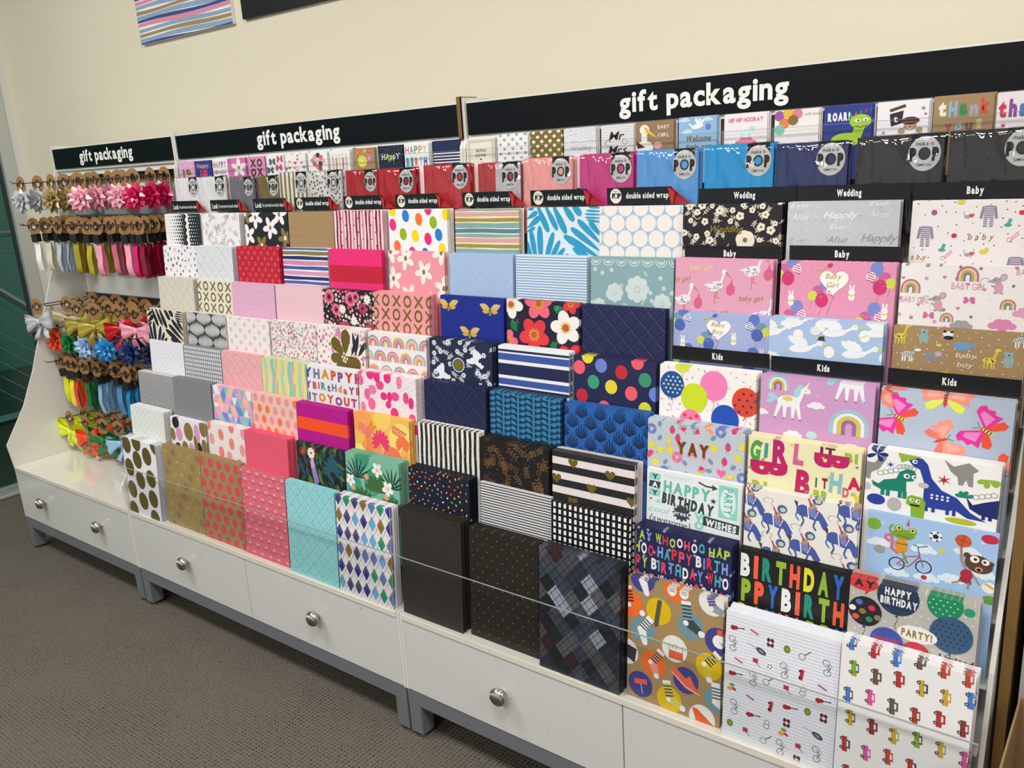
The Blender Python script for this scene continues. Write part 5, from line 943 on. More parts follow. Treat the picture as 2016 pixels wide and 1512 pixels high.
# ---------------- display stands ----------------
PROF = [(-1.121, .1305), (-1.121, .316), (-1.132, .422), (-1.045, .553), (-.985, .68), (-.951, .77), (-.906, .88), (-.863, .99), (-.80, 1.13), (-.772, 1.24), (-.764, 1.385), (-.757, 1.405), (-.757, 1.497), (-.66, 1.497), (-.66, .1305)]
PIN = [(-1.121, .1305), (-1.121, .3340), (-1.07, .3345), (-1.045, .45), (-1.03, .553)] + PROF[4:]
silver = mat('knob_metal', 'b8b4ac', .22, .95)
YF = -1.125
def stand(x0, x1, label, tiers, signx):
    t = empty('display_stand', ((x0 + x1) / 2, -.9, 0)); tag(t, label, 'display stand', None); ox, oy = t.location.x, t.location.y
    def B(name, m, boxes, bev=0, par=t):
        b = MB()
        for q in boxes: b.box(q[0] - ox, q[1] - ox, q[2] - oy, q[3] - oy, q[4], q[5], bev=bev)
        return b.build(name, m, par)
    for a in (x0, x1 - .0075):
        b = MB(); b.prism_x([(y - oy, z) for y, z in (PROF if a in (-.8347, -.0045) else PIN)], a - ox, a + .0075 - ox); fixn(b.build('side_panel', WHT(), t))
    if signx[0] == .424: B('edge_strip', mat('brown_board', '7a5c30', .5, var=.15, bscale=8), [(x1, x1 + .0018, -.762, -.70, 1.405, 1.5), (x1 - .0085, x1 + .0018, -.7635, -.7575, 1.405, 1.5)])
    B('counter', mat('white_counter', 'e4dfd4', .12, coat=.6), [(x0 + .008, x1 - .008, YF + .0005, -.70, .3216, .3346)])
    m = (x0 + x1) / 2
    for a, e in ((x0 + .006, m - .0012), (m + .0012, x1 - .006)):
        d = B('drawer', mat('drawer_white', 'd6d6d3', .22, coat=.5, var=.01, bscale=4), [(a, e, YF + .003, YF + .018, .133, .3195)], .0008)
        b = MB(); cx, cz = (a + e) / 2 - ox, .233; y0 = YF + .003 - oy
        V = []; N = 24
        for r_, dy in ((.008, 0), (.008, -.011), (.0200, -.014), (.0212, -.019), (.0185, -.025), (.011, -.0285), (.0, -.030)): V += [(cx + r_ * cos(2 * pi * k / N), y0 + dy, cz + r_ * sin(2 * pi * k / N)) for k in range(N)]
        F = [(i * N + k, i * N + (k + 1) % N, (i + 1) * N + (k + 1) % N, (i + 1) * N + k) for i in range(6) for k in range(N)]; b.mesh(V, F)
        for k in range(-4, 5):
            w = math.sqrt(.0165 ** 2 - (k * .0036) ** 2); b.tube([(cx + k * .0036, y0 - .0265 - .002 * (1 - abs(k) / 5), cz - w * .9), (cx + k * .0036, y0 - .0305 + .004 * (abs(k) / 5) ** 2, cz), (cx + k * .0036, y0 - .0265 - .002 * (1 - abs(k) / 5), cz + w * .9)], .0011, 5)
        b.build('knob', silver, d, smooth=True)
    if tiers:
        b = MB(); rs = random.Random(int(x0 * 99))
        for _ in range(9): sx_, sz_ = rs.uniform(x0 + .03, x1 - .03) - ox, rs.uniform(.16, .305); b.box(sx_, sx_ + rs.uniform(.001, .004), YF + .0027 - oy, YF + .0029 - oy, sz_, sz_ + rs.uniform(.001, .009))
        o_ = b.build('scuff_marks', mat('scuff', 'b4afa4', .7), t); o_['kind'] = 'stuff'
    B('carcass', WHT(), [(x0 + .008, x1 - .008, YF + .020, -.70, .1305, .1425), (x0 + .008, x1 - .008, -.715, -.70, .1425, .32)])
    B('base_frame', GRY(), [(x0 + .002, x1 - .002, YF + .004, YF + .034, .093, .1305), (x0 + .002, x1 - .002, -.74, -.70, .093, .1305), (x0 + .002, x0 + .035, YF + .034, -.74, .093, .1305), (x1 - .035, x1 - .002, YF + .034, -.74, .093, .1305)])
    for a in (x0 + .002, x1 - .042):
        for y in (YF + .004, -.74):
            l = B('leg', GRY(), [(a, a + .04, y, y + .04, .012, .094)], .0015)
            b = MB(); b.tube([(a + .02 - ox, y + .02 - oy, 0), (a + .02 - ox, y + .02 - oy, .006), (a + .02 - ox, y + .02 - oy, .007), (a + .02 - ox, y + .02 - oy, .013)], [.019, .019, .009, .009], 14); b.build('levelling_foot', silver, l)
    # header sign
    hs = B('header_sign', WHT(), [(x0 + .010, x1 - .010, -.752, -.70, 1.404, 1.4875)])
    B('sign_face', mat('sign_black', '0b0d12', .35, spec=.25), [(x0 + .014, x1 - .014, -.757, -.752, 1.4125, 1.4838)], par=hs)
    b = MB(); T, W = lay('gift packaging', .040, .034, signx[1] - signx[0], gap=.02); 
    for q in T: b.face([(signx[0] + u - ox, -.7578 - oy, 1.433 + v) for u, v in q])
    b.build('lettering', mat('sign_white', 'f0f0ee', .5), hs)
    # back and tiers
    if tiers:
        b = MB(); P = [(-.72, .15), (-.72, 1.404), (-.735, 1.404), (-.742, 1.2), (-.79, .985), (-1.055, .345), (-1.055, .335), (-.722, .335)][:0] or [(-.705, .335), (-.705, 1.404), (-.728, 1.404), (-.735, 1.2), (-.783, .992), (-1.035, .345), (-1.035, .335)]
        b.prism_x([(y - oy, z) for y, z in P], x0 + .008 - ox, x1 - .008 - ox); fixn(b.build('back_panel', WHT(), t))
        for r in range(1, 8):
            z = 1.2461 - (r - 1) * .0949 - .247; y = -.818 - (r - 1) * .0385
            B('pocket_ledge', mat('ledge_white', 'dcd9d2', .4), [(x0 + .009, x1 - .009, y - .0195, y + .012, z - .003, z - .0005)])
        B('pocket_divider', film('acrylic', .03, .006, 0, 20, (.97, .975, .975), .06, .5), [(m - .0008, m + .0008, -1.116, -1.04, .336, .57)])
        B('acrylic_guard', film('acrylic', .03, .006, 0, 20, (.97, .975, .975), .06, .5), [(x0 + .002, x1 - .002, -1.1235, -1.1205, .3345, .4865)]); B('guard_edge', mat('acrylic_edge', '8d9595', .25), [(x0 + .002, x1 - .002, -1.1237, -1.1203, .4865, .4873)])
        B('card_guard', film('acrylic', .03, .006, 0, 20, (.97, .975, .975), .06, .5), [(x0 + .01, x1 - .01, -.7775, -.776, 1.356, 1.3795)]); B('guard_edge', mat('acrylic_edge', '8d9595', .25), [(x0 + .01, x1 - .01, -.7776, -.7759, .0 + 1.3795, 1.3802)])
    else:
        B('back_panel', WHT(), [(x0 + .008, x1 - .008, -.72, -.705, .335, 1.404)])
        for z in (1.369, 1.22, .928, .85, .705, .486):
            B('hook_rail', mat('rail_dark', '2c2c2e', .5, .3), [(x0 + .02, x1 - .02, -.735, -.72, z - .008, z + .012)])
        for z in (1.262, 1.058): B('grey_channel', mat('channel_grey', 'a9abae', .35, .4), [(x0 + .02, x1 - .02, -.745, -.72, z - .02, z + .014)])
        B('header_board', WHT(), [(x0 + .02, x1 - .02, -.745, -.72, 1.385, 1.404)])
    return t
stand(-.8347, -.0083, 'leftmost and narrowest white display stand with hooks of bows and ribbons over two drawers', 0, (-.624, -.257))
stand(-.0045, 1.2075, 'middle white tiered display stand with two drawers, holding pink, white and blue wraps', 1, (.424, .783))
stand(1.2095, 2.4215, 'rightmost white tiered display stand with two drawers, nearest the camera', 1, (1.632, 1.986))
# neighbouring fixture at the right edge
t = empty('wooden_display_unit', (2.47, -.8, 0)); tag(t, 'brown wood-edged display unit at the far right edge, beside the rightmost stand', 'display unit')
b = MB(); b.box(-.044, -.029, -.2, .2, 0, 1.5); b.build('side_panel', mat('brown_board', '86693f', .5, var=.15, bscale=8), t)
b = MB(); b.box(-.029, .9, .1, .2, 0, 1.5); b.build('back_panel', mat('beige_board', '9d9384', .6), t)
b = MB(); b.box(-.029, .9, -.2, .1, 0, .2); b.build('base', mat('beige_board', '9d9384', .6), t)
b = MB(); b.box(2.452, 2.80, -.985, -.75, .2005, 1.06, rgba('a9a8a4')); c = Cv(34.8, 86, .1, 'a9a8a4')
for k in range(14): c.R(.6, 12 + k * .45, 1.2, .12 + .12 * (k % 3), '2a2a2c')
c.R(1.2, 14, 30, 9, '121214'); c.L(); c.e(4.6, 17, 1.9, 'd8632c'); c.L(); c.e(4.6, 17, 1.5, '121214'); c.put(b, 2.452, 1.06, -.985, 0)
tag(b.build('product_box', ink('carton_print', .5)), 'tall grey box with a black printed panel standing at the right edge', 'box')
b = MB(); km = mat('brown_cardboard', '8d7250', .8, bump=.1, bscale=60)
b.box(2.455, 2.458, -1.2, -1.003, 0, .51); b.box(2.458, 2.8, -1.2, -1.197, 0, .51); b.box(2.797, 2.8, -1.197, -1.003, 0, .51); b.box(2.458, 2.797, -1.006, -1.003, 0, .51); b.box(2.458, 2.797, -1.197, -1.006, 0, .004)
tag(b.build('cardboard_box', km), 'open brown cardboard box on the floor at the bottom right corner', 'box')

# ---------------- folded wraps ----------------
TAB = [
  [(-5,197,829,1246),(199,190,829,1246),(403,197,820,1246),(603,187,819,1246),(803,183,828,1248),(1003,195,824,1248),(1217,188,818,1246),(1420,188,807,1247),(1617,189,821,1248),(1810,194,829,1250),(2014,188,829,1251),(2217,190,816,1249)] ,
  [(3,183,857,1150),(203,183,867,1153),(404,195,864,1154),(603,188,854,1152),(803,197,860,1152),(1010,187,845,1150),(1217,187,848,1148),(1417,186,855,1149),(1617,189,862,1150),(1812,191,867,1152),(2017,193,865,1152),(2217,190,864,1152)] ,
  [(3,196,892,1055),(209,190,884,1053),(402,197,896,1055),(604,197,895,1055),(803,194,897,1051),(1003,186,903,1055),(1217,188,893,1056),(1417,190,897,1058),(1617,190,902,1058),(1817,191,887,1055),(2014,191,906,1058),(2217,190,890,1054)] ,
  [(-2,196,945,962),(204,197,934,962),(403,196,930,960),(604,190,927,961),(803,183,932,962),(1003,196,935,961),(1217,187,943,964),(1417,186,937,962),(1617,189,941,961),(1816,190,945,962),(2015,192,945,962),(2216,190,945,962)] ,
  [(11,188,961,866),(203,194,962,864),(402,188,964,865),(604,188,973,864),(803,191,978,868),(1003,194,980,871),(1217,186,974,871),(1417,186,977,871),(1617,190,982,869),(1809,193,983,864),(2009,192,983,860),(2209,192,983,870)] ,
  [(4,197,1013,774),(204,197,1015,776),(402,184,1010,772),(604,189,1021,776),(797,195,1022,776),(1003,189,1010,775),(1216,186,1007,778),(1416,183,1022,776),(1609,191,1022,778),(1817,190,1005,772),(2017,192,1015,776),(2220,188,1000,770)] ,
  [(3,191,1058,673),(203,185,1044,660),(403,183,1044,671),(602,186,1060,681),(803,187,1043,676),(1003,184,1052,683),(1217,183,1050,681),(1423,188,1038,681),(1617,185,1046,678),(1817,191,1050,673),(2017,190,1039,669),(2213,186,1060,676)] ,
  [(-5,191,1099,579),(203,197,1085,584),(404,193,1086,586),(603,190,1089,584),(804,190,1095,586),(1003,186,1098,586),(1217,185,1090,595),(1417,186,1081,590),(1617,190,1097,599),(1817,192,1086,582),(2017,195,1094,574),(2215,192,1099,582)] ,
]
paper = ink('printed_paper', .42, .15); quilt = ink('embossed_paper', .4, .2, 0, 60, .0009); leather = ink('leather_paper', .4, .1, .5, 420)
TILT = rad(-4.6); THK = .0013; STEP = .0041; HT = .245
ORD = ['top', 'second', 'third', 'fourth', 'fifth', 'sixth', 'seventh', 'bottom']
YS = {(5, 11): .78, (5, 12): .82, (6, 12): .88, (4, 12): .9, (6, 10): .86, (7, 12): .86, (3, 12): .8, (4, 11): .9, (4, 10): .93, (4, 7): .9, (1, 11): .84, (3, 11): .85, (3, 10): .9, (5, 5): .92, (3, 8): .95}     # how tall each print is drawn
sheets = []      # (priority, make)
def slab(w, h, th, bg, edge):
    b = MB(); c = rgba(bg); e = rgba(edge); r = .0006
    b.box(-w / 2, w / 2, -th / 2, th / 2, 0, h, c)
    b.c[-1] = e; b.c[-2] = e; b.c[0] = e; b.c[3] = c
    return b
def shade_edge(h):
    v = [int(h[i:i + 2], 16) for i in (0, 2, 4)]; return '%02x%02x%02x' % tuple(int(.55 * a + .45 * g) for a, g in zip(v, (0xea, 0xe6, 0xe0)))
for (r, c), (bg, n, desc, fin, edge, fn) in PT.items():
    x, w, y, z = [v / 1000 for v in TAB[r - 1][c - 1]]; y = -y
    lim = (-TAB[r - 2][c - 1][2] / 1000 - .0076 - .0012) if r > 1 else -.796
    n = max(2, min(n + 2, 8, int((lim - y - THK) / STEP) + 1))
    cv = Cv(19.0, HT * 100 if r == 8 else 13.5, .3, bg, seed=r * 31 + c); fn(cv)
    ky = YS.get((r, c), 1)
    for i, s in enumerate(cv.sh): cv.sh[i] = (s[0], s[1], [(p[0] * w / .19, p[1] * ky) for p in s[2]])
    cv.W = w * 100
    zb = .3352 if r == 8 else 1.2461 - (r - 1) * .0949 - .2474
    ht = (z - zb) / cos(TILT)
    if r == 8: cv.H = ht * 100
    b = slab(w, ht, THK, bg, bg.rstrip('*')); cv.put(b, -w / 2, ht, -THK / 2, THK)
    m = {'paper': paper, 'quilt': quilt, 'leather': leather}[fin]
    o = b.build('gift_wrap', m); rng = random.Random(r * 100 + c)
    def place(o, k, x=x, w=w, y=y, z=z, rng=rng, ht=ht):
        o.location = (x + w / 2 + (rng.uniform(-.0022, .0014) if k else 0), y + THK / 2 + k * STEP + ht * sin(TILT), z - ht * cos(TILT))
        o.rotation_euler = (TILT, rad(rng.uniform(0, .12)) * (1 if k % 2 else -1), 0)
    place(o, 0)
    dist = math.hypot(o.location.x - 2.56, o.location.y + 2.35)
    tag(o, 'front sheet of ' + desc, 'gift wrap', 'front sheets of the gift wrap stacks')
    for k in range(1, n): sheets.append((k * .35 + dist, o, k, place, desc))
sheets.sort(key=lambda s: s[0]); rest = MB()
for i, (p_, o, k, place, desc) in enumerate(sheets):
    if i < 300 - len(PT):
        q = o.copy(); CO.objects.link(q); place(q, k)
        q['label'] = desc + ', behind the front sheet'; q['category'] = 'gift wrap'; q['group'] = 'sheets behind the front one: ' + desc
    else:
        q = o.copy(); place(q, k); M = Matrix.LocRotScale(q.location, q.rotation_euler, None); me = o.data; a = me.color_attributes['Col'].data
        nf = 6
        for f in me.polygons[:]:
            P = [M @ me.vertices[v].co for v in f.vertices]
            if f.index < nf or min(me.vertices[v].co.z for v in f.vertices) > max(v.co.z for v in me.vertices[:8]) - 1e-5: rest.face([v[:] for v in P], tuple(a[f.loop_start].color))
        bpy.data.objects.remove(q)
if rest.f: tag(rest.build('gift_wrap_stock', paper), 'more folded gift wrap sheets packed behind the front sheets of the stacks', 'gift wrap', kind='stuff')

# ---------------- greeting cards along the top ----------------
CARDS = [(10,90,1404),(102,87,1402),(196,76,1403),(274,89,1402),(373,81,1402),(462,80,1403),(547,89,1402),(646,80,1402),(736,79,1402),(830,79,1402),(926,83,1403),(1016,82,1404),(1113,88,1405),(1219,85,1404),(1312,87,1408),(1406,86,1408),(1496,81,1409),(1590,77,1409),(1672,85,1410),(1768,80,1412),(1863,84,1411),(1961,80,1410),(2050,82,1410),(2140,81,1410),(2228,88,1412),(2320,71,1410)]
def cd(k, c):
    c.l = 0
    if k == 0: c.bg = 'dfa9cf'; scat(c, 12, lambda x, y: c.st(x, y, .5, 'c77fb8'), 1.2); c.L(); c.tx(2.0, 3.2, 3.4, '19', '8a7030', .06, 4.6)
    if k == 1: c.bg = '2c3f8e'; c.L(); c.tx(1, 1.0, 1.6, 'Happy', 'e8907a', .03, 6.2); c.tx(2.4, 3.6, 2.4, '18', 'd8465a', .06, 4)
    if k == 2:
        c.bg = 'f1eff2'; x = .5
        for i, ch in enumerate('HAPPY'): x += c.tx(x, .9, 2.2, ch, ['d8344c', '3f9aa8', 'e0803c', '4a5fa8', '9a4a9c'][i], .04, 1.25) + .25
        x = .5
        for i, ch in enumerate('BiRthDAY'): x += c.tx(x, 4.0, 1.6, ch, ['e0803c', '4a5fa8', 'd8344c', '3f9aa8'][i % 4], .03, .75) + .2
    if k == 3: c.bg = 'd873ae'; daisies(c, ['f1ecea'], ['8c7436'], [(5.2, 3.6, -90)], 3.4); c.e(.5, .8, 1.2, 'c85a9a')
    if k == 4: c.bg = 'df8fc0'; c.tx(1.2, .9, 2.6, 'XO', '6e5428*', .06, 6.2); c.tx(1.2, 4.3, 2.6, 'OX', '6e5428*', .06, 6.2)
    if k == 5: c.bg = 'efecee'; [[c.drop(x, y, 1.7, 1.2, a, 'c85a78' if i % 3 else '5a5a60') for a in (-150, -30, 150, 30)] for i, (x, y) in enumerate(((2.8, 2.4), (6.5, 1.6), (5.8, 4.6), (1.6, 5.4)))]
    if k == 6: c.bg = 'f0edef'; scat(c, 26, lambda x, y: c.ht(x, y, c.r.uniform(.3, .7), c.r.choice(['d8507a', 'a8864a', 'e8a0b8', 'b83a5c'])), 1.2)
    if k == 7: c.bg = 'f1eff2'; [(c.L(), c.e(4.2 + dx, 2.8 + dy, .9, q)) for dx, dy, q in ((-2.2, 0, 'c8a05a'), (-1, -1.2, 'e0a08c'), (.3, -1.6, '2c3c3c'), (1.6, -.8, 'd8707c'), (2.4, .4, 'e8b8a0'), (-1.4, 1.2, 'c85a7c'), (0, 0, 'e8c0c8'), (1.2, 1.2, '4a4a4c'), (-.2, 2.2, 'd8907c'), (1.0, 2.9, 'b83c4c'))]
    if k == 8: c.bg = 'eeeeef'; [(c.R(1 + i * 1.4, 2.0 + .4 * (i % 2), .7, 5, ['e8a8a0', 'c8a06a', 'dcd8d0', 'e0707c', 'b8c8b0'][i]), c.e(1.35 + i * 1.4, 1.6, .2, 'c8a04a', .35)) for i in range(5)]
    if k == 9: c.bg = 'a58a62'; [(c.L(), c.fl(x, y, R, q, cc, 9, .5)) for x, y, R, q, cc in ((3.4, 4.2, 2.0, 'e8e05a', 'f0f0c8'), (2.0, 1.4, 1.0, 'e8704a', 'e0b04a'), (6.3, 3.4, 1.3, 'e07f9a', 'f0d0d0'), (6.6, 1.0, .8, 'd85a4a', 'f0e0c0'), (4.6, .9, .8, 'e8a05a', 'f0e0c0'))]
    if k == 10: c.bg = '25283a'; scat(c, 30, lambda x, y: c.e(x, y, .1, 'c8c4a0', n=5), .8); c.L(); x = .8; [None for _ in ()]; c.tx(.9, 2.4, 1.9, 'HAppY', 'e8e6e0', .02, 6.6); c.tx(3.2, 2.4, 1.9, 'p', '9ab83c', .04)
    if k == 11:
        c.bg = 'f2f0f2'; x = .4
        for i, ch in enumerate('HAPPY'): x += c.tx(x, .7, 2.4, ch, ['d8443c', '3c8aa8', '4a8a4c', 'd8803c', 'c8b03c'][i], .01, 1.25) + .3
        x = .5
        for i, ch in enumerate('BIRTH'): x += c.tx(x, 4.3, 2.6, ch, ['3c9ab8', '7a8a9c', 'e0603c', '9ac8d0', '4a5a9a'][i], .05, 1.2) + .35
    if k == 12: c.bg = '262a50'; c.L(); [c.R(0, 3.6 + i * .9, 9, .38, 'eceaf0') for i in range(8)]
    if k == 13: c.bg = 'ebe4d6'; c.R(.6, .6, 7.6, .09, '8a8474'); [c.R(x, .6, .09, 12, '8a8474') for x in (.6, 1.0, 7.7, 8.1)]; c.R(1.0, 1.0, 6.8, .09, '8a8474'); c.tx(2.8, 3.2, .8, 'WITH', '2a2a2a', .02, 3); c.tx(2.8, 4.5, .8, 'LOVE', '2a2a2a', .02, 3); c.ht(4.3, 6.1, .3, '2a2a2a')
    if k == 14: c.bg = 'efeef0'; dotgrid(c, 2.3, 1.3, .42, ['a6a6aa'])
    if k == 15: c.bg = '8f7c3c*'; dotgrid(c, 2.2, 1.25, .45, ['f0e8dc'])
    if k == 16: c.bg = 'e4e4e8'; scat(c, 150, lambda x, y: c.e(x, y, .12, c.r.choice(['b4b4ba', 'c8c8cc', 'a0a0a8']), n=5), .3, 4); c.L(); c.tx(1.6, 4.6, 1.4, 'Wedding', 'b8a8b0', .0, 5.6, slant=.3)
    if k == 17: c.bg = 'e6e2e4'; c.hs([('c9c5c9', .12), (None, .5)]); c.L(); c.tx(2.0, 1.6, 2.3, 'Mr', '2a2a30', .01, 3.8, slant=.25); c.ring(1.8, 4.6, .8, .7, '2a2a30', 0, 300); c.ring(6.2, 4.4, .7, .6, '2a2a30', 60, 360); c.tx(1.8, 5.2, 2.3, 'Mrs', '2a2a30', .01, 4.8, slant=.25)
    if k == 18: c.bg = '97795a'; c.L(); c.e(2.0, 2.0, 1.1, 'ece6dc', 1.3); c.R(1.3, 2.2, 1.3, 4, 'ece6dc'); c.e(2.0, 6.4, 2, 'ece6dc', 1.6); c.P([(2.4, 1.5), (5.4, 4.6), (2.2, 2.6)], 'e0b83c'); c.P([(.2, 4.8), (2.2, 6.4), (.4, 6.6)], '2a2a2c'); c.e(5.0, 6.0, .9, 'e0a0b0'); c.tx(5.0, 1.0, 1.0, 'BABY', 'efe4d4', .01, 2.6); c.tx(5.0, 3.0, 1.0, 'GIRL', 'efe4d4', .01, 2.6); c.L(); c.e(2.2, 1.7, .15, K)
    if k == 19: c.bg = '93b8dc'; [cloud(c, x, y, .8, 'c8dcee') for x, y in ((1.4, .8), (6.5, .9), (2, 3.6))]; c.L(); c.e(4.2, 2.3, 1.4, 'eceff4', .6, -15); c.ln([(3.2, 2.4), (2.3, 1.6)], .4, 'eceff4'); [c.drop(4.2, 2.2, 2.0, .6, a, 'eceff4') for a in (-100, -70, -40)]; c.e(6.6, 2.6, .6, '5a84c0', .8); c.tx(1.6, 4.4, 1.5, 'Welcome', '7a6a34*', .02, 5.6, slant=.25); c.tx(1.6, 6.5, 1.2, 'little one', '7a6a34*', .02, 5.6, slant=.25)
    if k == 20: c.bg = 'f0e6ea'; c.tx(.9, 1.0, 1.0, 'HIP HIP HOORAY', 'c8607c', .03, 6.8); c.e(4.4, 4.4, 1.3, 'd8ecf0', .8); c.e(5.6, 3.6, .6, 'b8e0e4'); c.ln([(3.6, 5), (3.4, 6)], .2, '9ad0d8'); c.ln([(5, 5), (5.2, 6)], .2, '9ad0d8'); cloud(c, 4.4, 6.8, 1.4, 'e8809c'); scat(c, 14, lambda x, y: c.e(x, y, .14, c.r.choice(['e8c84a', 'e0709a', '7ab8c0']), n=6) if y > 2.4 else None, 1.2)
    if k == 21: c.bg = 'efe8e8'; [(c.L(), c.e(x, y, 1.0, q, 1.15)) for x, y, q in ((.9, 1.2, '9a5aa0'), (2.6, .7, 'e8b83c'), (4.4, .9, 'e07f98'), (1.9, 2.9, 'e8803c'), (3.6, 2.3, '8a6a30'), (1.0, 4.3, '7ac8b0'))]; c.tx(5.8, .7, .8, 'with love', 'a88c4a', .0, 2.6, slant=.2)
    if k == 22: c.bg = '2c3a8c'; c.tx(.7, 1.5, 1.6, 'ROAR!', 'f0eef4', .08, 4.0); c.L(); [c.P([(4.4 + i * .9, 3.2 - i * .55 + .2 * i * i * .3), (5.2 + i * .8, 2.6 - i * .4), (4.7 + i * .9, 1.6 - i * .2)], ['3c9a5c', 'c8443c', '3c9a5c', 'c8443c', '4a8ac0'][i]) for i in range(5)]; c.e(6.5, 3.6, 1.9, 'a4cc34', 1.5); c.ln([(6.6, 4.2), (5.6, 7.6)], 1.8, 'a4cc34'); c.e(4.2, 7.4, 2.8, 'a4cc34', 1.5); c.L(); c.e(6.0, 3.4, .5, 'f0f0ec', .35); c.e(7.4, 3.3, .45, 'f0f0ec', .35); c.L(); c.e(6.1, 3.4, .2, K); c.e(7.4, 3.4, .18, K); c.ln([(5.6, 4.6), (6.6, 4.9), (7.8, 4.5)], .14, K)
    if k == 23: c.bg = 'efe9ee'; c.P([(2.0, 1.6), (4.6, .7), (4.8, 1.3), (2.2, 2.2)], '5a4034'); c.P([(2.1, 2.6), (4.4, 2.0), (4.2, 4.6), (2.4, 5.2)], '2a2426'); c.L(); c.tx(2.8, 2.9, 1.4, 't', 'e8e4e0', .02); c.e(5.6, 5.2, 1.1, 'b09474', 1.0); c.e(5.6, 4.2, 1.5, '2a2426', .8); c.e(4.2, 6.2, .6, 'b09474'); c.e(7.1, 6.2, .6, 'b09474'); c.L(); c.e(5.6, 5.6, .5, 'd8c4a8'); c.R(4.4, 4.3, 2.4, .35, 'a83a44'); c.L(); c.e(5.6, 5.4, .18, K); c.st(7.6, 1.8, .5, '8c8c94'); c.st(8.0, 3.0, .35, 'a83a5c'); c.st(1.2, 6.4, .35, 'a83a5c')
    if k == 24:
        c.bg = 'a3875f'; x = .7
        for i, ch in enumerate('tHank'): x += c.tx(x, .9 + .3 * (i % 2), 3.0, ch, ['eee6d0', '8ab4d0', '3f8a4a', 'a8a4b4', 'd84a34'][i], .06, 1.3) + .2
        x = 1.8
        for i, ch in enumerate('you!'): x += c.tx(x, 5.0, 2.0, ch, ['a8444c', '8ab4d0', '7a4a5c', 'c8b48a'][i], .05, 1.1) + .35
    if k == 25:
        c.bg = 'f1e9ec'; x = .3
        for i, ch in enumerate('thank'): x += c.tx(x, 1.4, 3.2, ch, ['d8344c', '8a4a9c', '4a7ab8', 'e0903c', '3f9a5c'][i], .06, 1.4) + .2
        c.st(1.2, 6.4, .5, 'a83a5c')
CL = ['lilac card with a gold 19', 'dark blue card reading Happy 18', 'white card lettered HAPPY BiRthDAY in small mixed colours', 'pink card with a white daisy', 'pink card with brown XO lettering', 'white card with pink butterflies', 'white card with scattered small hearts', 'white card with a bunch of muted balloons', 'white card with a row of candles', 'kraft card with yellow and pink flowers', 'black card lettered HAppY', 'white card lettered HAPPY BIRTH in tall thin letters', 'navy card with white stripes at the bottom', 'cream card framed and lettered WITH LOVE', 'white card with grey spots', 'gold card with white spots', 'silver glitter Wedding card', 'striped card reading Mr and Mrs', 'brown card with a stork, lettered BABY GIRL', 'light blue stork card reading Welcome', 'pale pink unicorn card lettered HIP HIP HOORAY', 'white card with bright balloons and tiny lettering', 'blue dinosaur card lettered ROAR!', 'white card with a teddy bear in a pirate hat', 'kraft card with coloured letters reading thank you', 'white card with coloured letters at the right edge']
cardm = ink('card_print', .4, .2)
for k, (x, w, z) in enumerate(CARDS):
    x /= 1000; w = max(76, w) / 1000; z /= 1000
    if k < 13: w = min(w, .088)
    c = Cv(8.5, 12.5, .1, 'f0eeee', 900 + k); cd(k, c)
    for i, s in enumerate(c.sh): c.sh[i] = (s[0], s[1], [(p[0] * w / .085, p[1] * .78) for p in s[2]])
    c.W = w * 100; c.H = 12
    b = MB(); b.box(-w / 2, w / 2, -.0008, .0008, 0, .125, rgba(c.bg)); c.put(b, -w / 2, .125, -.0008, 0, .0004)
    o = b.build('greeting_card', cardm); o.location = (x + w / 2, -.7655, z - .125); o.rotation_euler = (rad(-2.2), 0, 0)
    tag(o, CL[k] + ', top row', 'greeting card', 'greeting cards in the top row')
    q = o.copy(); CO.objects.link(q); q.location = (x + w / 2 + .002, -.7615, z - .1245); q['label'] = CL[k] + ', tucked behind the front card'; q['group'] = 'second cards of the top row'
    b = MB(); b.box(-w / 2 - .001, w / 2 + .001, -.0005, .0005, 0, .128); e = b.build('envelope', mat('envelope_paper', 'e9e6e8' if k not in (6, 18, 25) else 'e9e6e8', .6)); e.location = (x + w / 2 + .003, -.7575, z - .126); e.rotation_euler = (rad(-2.2), 0, 0)
    tag(e, 'white envelope behind the ' + CL[k], 'envelope', 'envelopes of the top row')

# ---------------- tissue paper packs ----------------
PACKS = [(-18,136,1356),(127,150,1354),(298,115,1349),(434,103,1347),(533,125,1354),(661,130,1352),(812,118,1350),(934,127,1348),(1093,145,1352),(1265,123,1348),(1398,128,1354),(1546,129,1354),(1684,134,1356),(1832,135,1357),(1972,127,1354),(2114,137,1356),(2259,133,1358)]
PC = [('ece6ea', 'white'), ('e6e6e6', 'pearl white'), ('74777c', 'silver grey'), ('7c6a42', 'dull gold'), ('e9e4da', 'gold and white striped'), ('dcd9d6', 'white leopard spot'), ('b02028', 'deep red'), ('b81c28', 'bright red'), ('bb3038', 'rose red'), ('b5383e', 'red'), ('f0a4a0', 'pale pink'), ('c83c84', 'magenta'), ('5f9fdc', 'sky blue'), ('1f98d4', 'bright turquoise blue'), ('262c64', 'navy'), ('262421', 'charcoal black'), ('24211f', 'glitter flecked black')]
cello = film('cellophane', .06, .085, 1.0, 13, (1, 1, 1), .15, .7); tissue = ink('tissue', .55, 0, .25, 30)
def popmark(c, x, y, R, inner):
    c.L(); c.e(x, y, R, 'c9c8c8', R * 1.12, n=30); c.L(); c.tx(x - R * .55, y - R * .78, R * .26, 'make it', '1a1a1c', .02, R * 1.1)
    c.ring(x, y, R * .38, R * .26, '141416', n=20, ky=1.1); c.tx(x - R * .92, y - R * .36, R * .76, 'P', '141416', .09, R * .48); c.tx(x + R * .46, y - R * .36, R * .76, 'P', '141416', .09, R * .48); c.L(); c.e(x, y, R * .26, inner, R * .29)
    c.tx(x - R * .45, y + R * .62, R * .19, 'SIMSON', '2a2a2c', .01, R * .9)
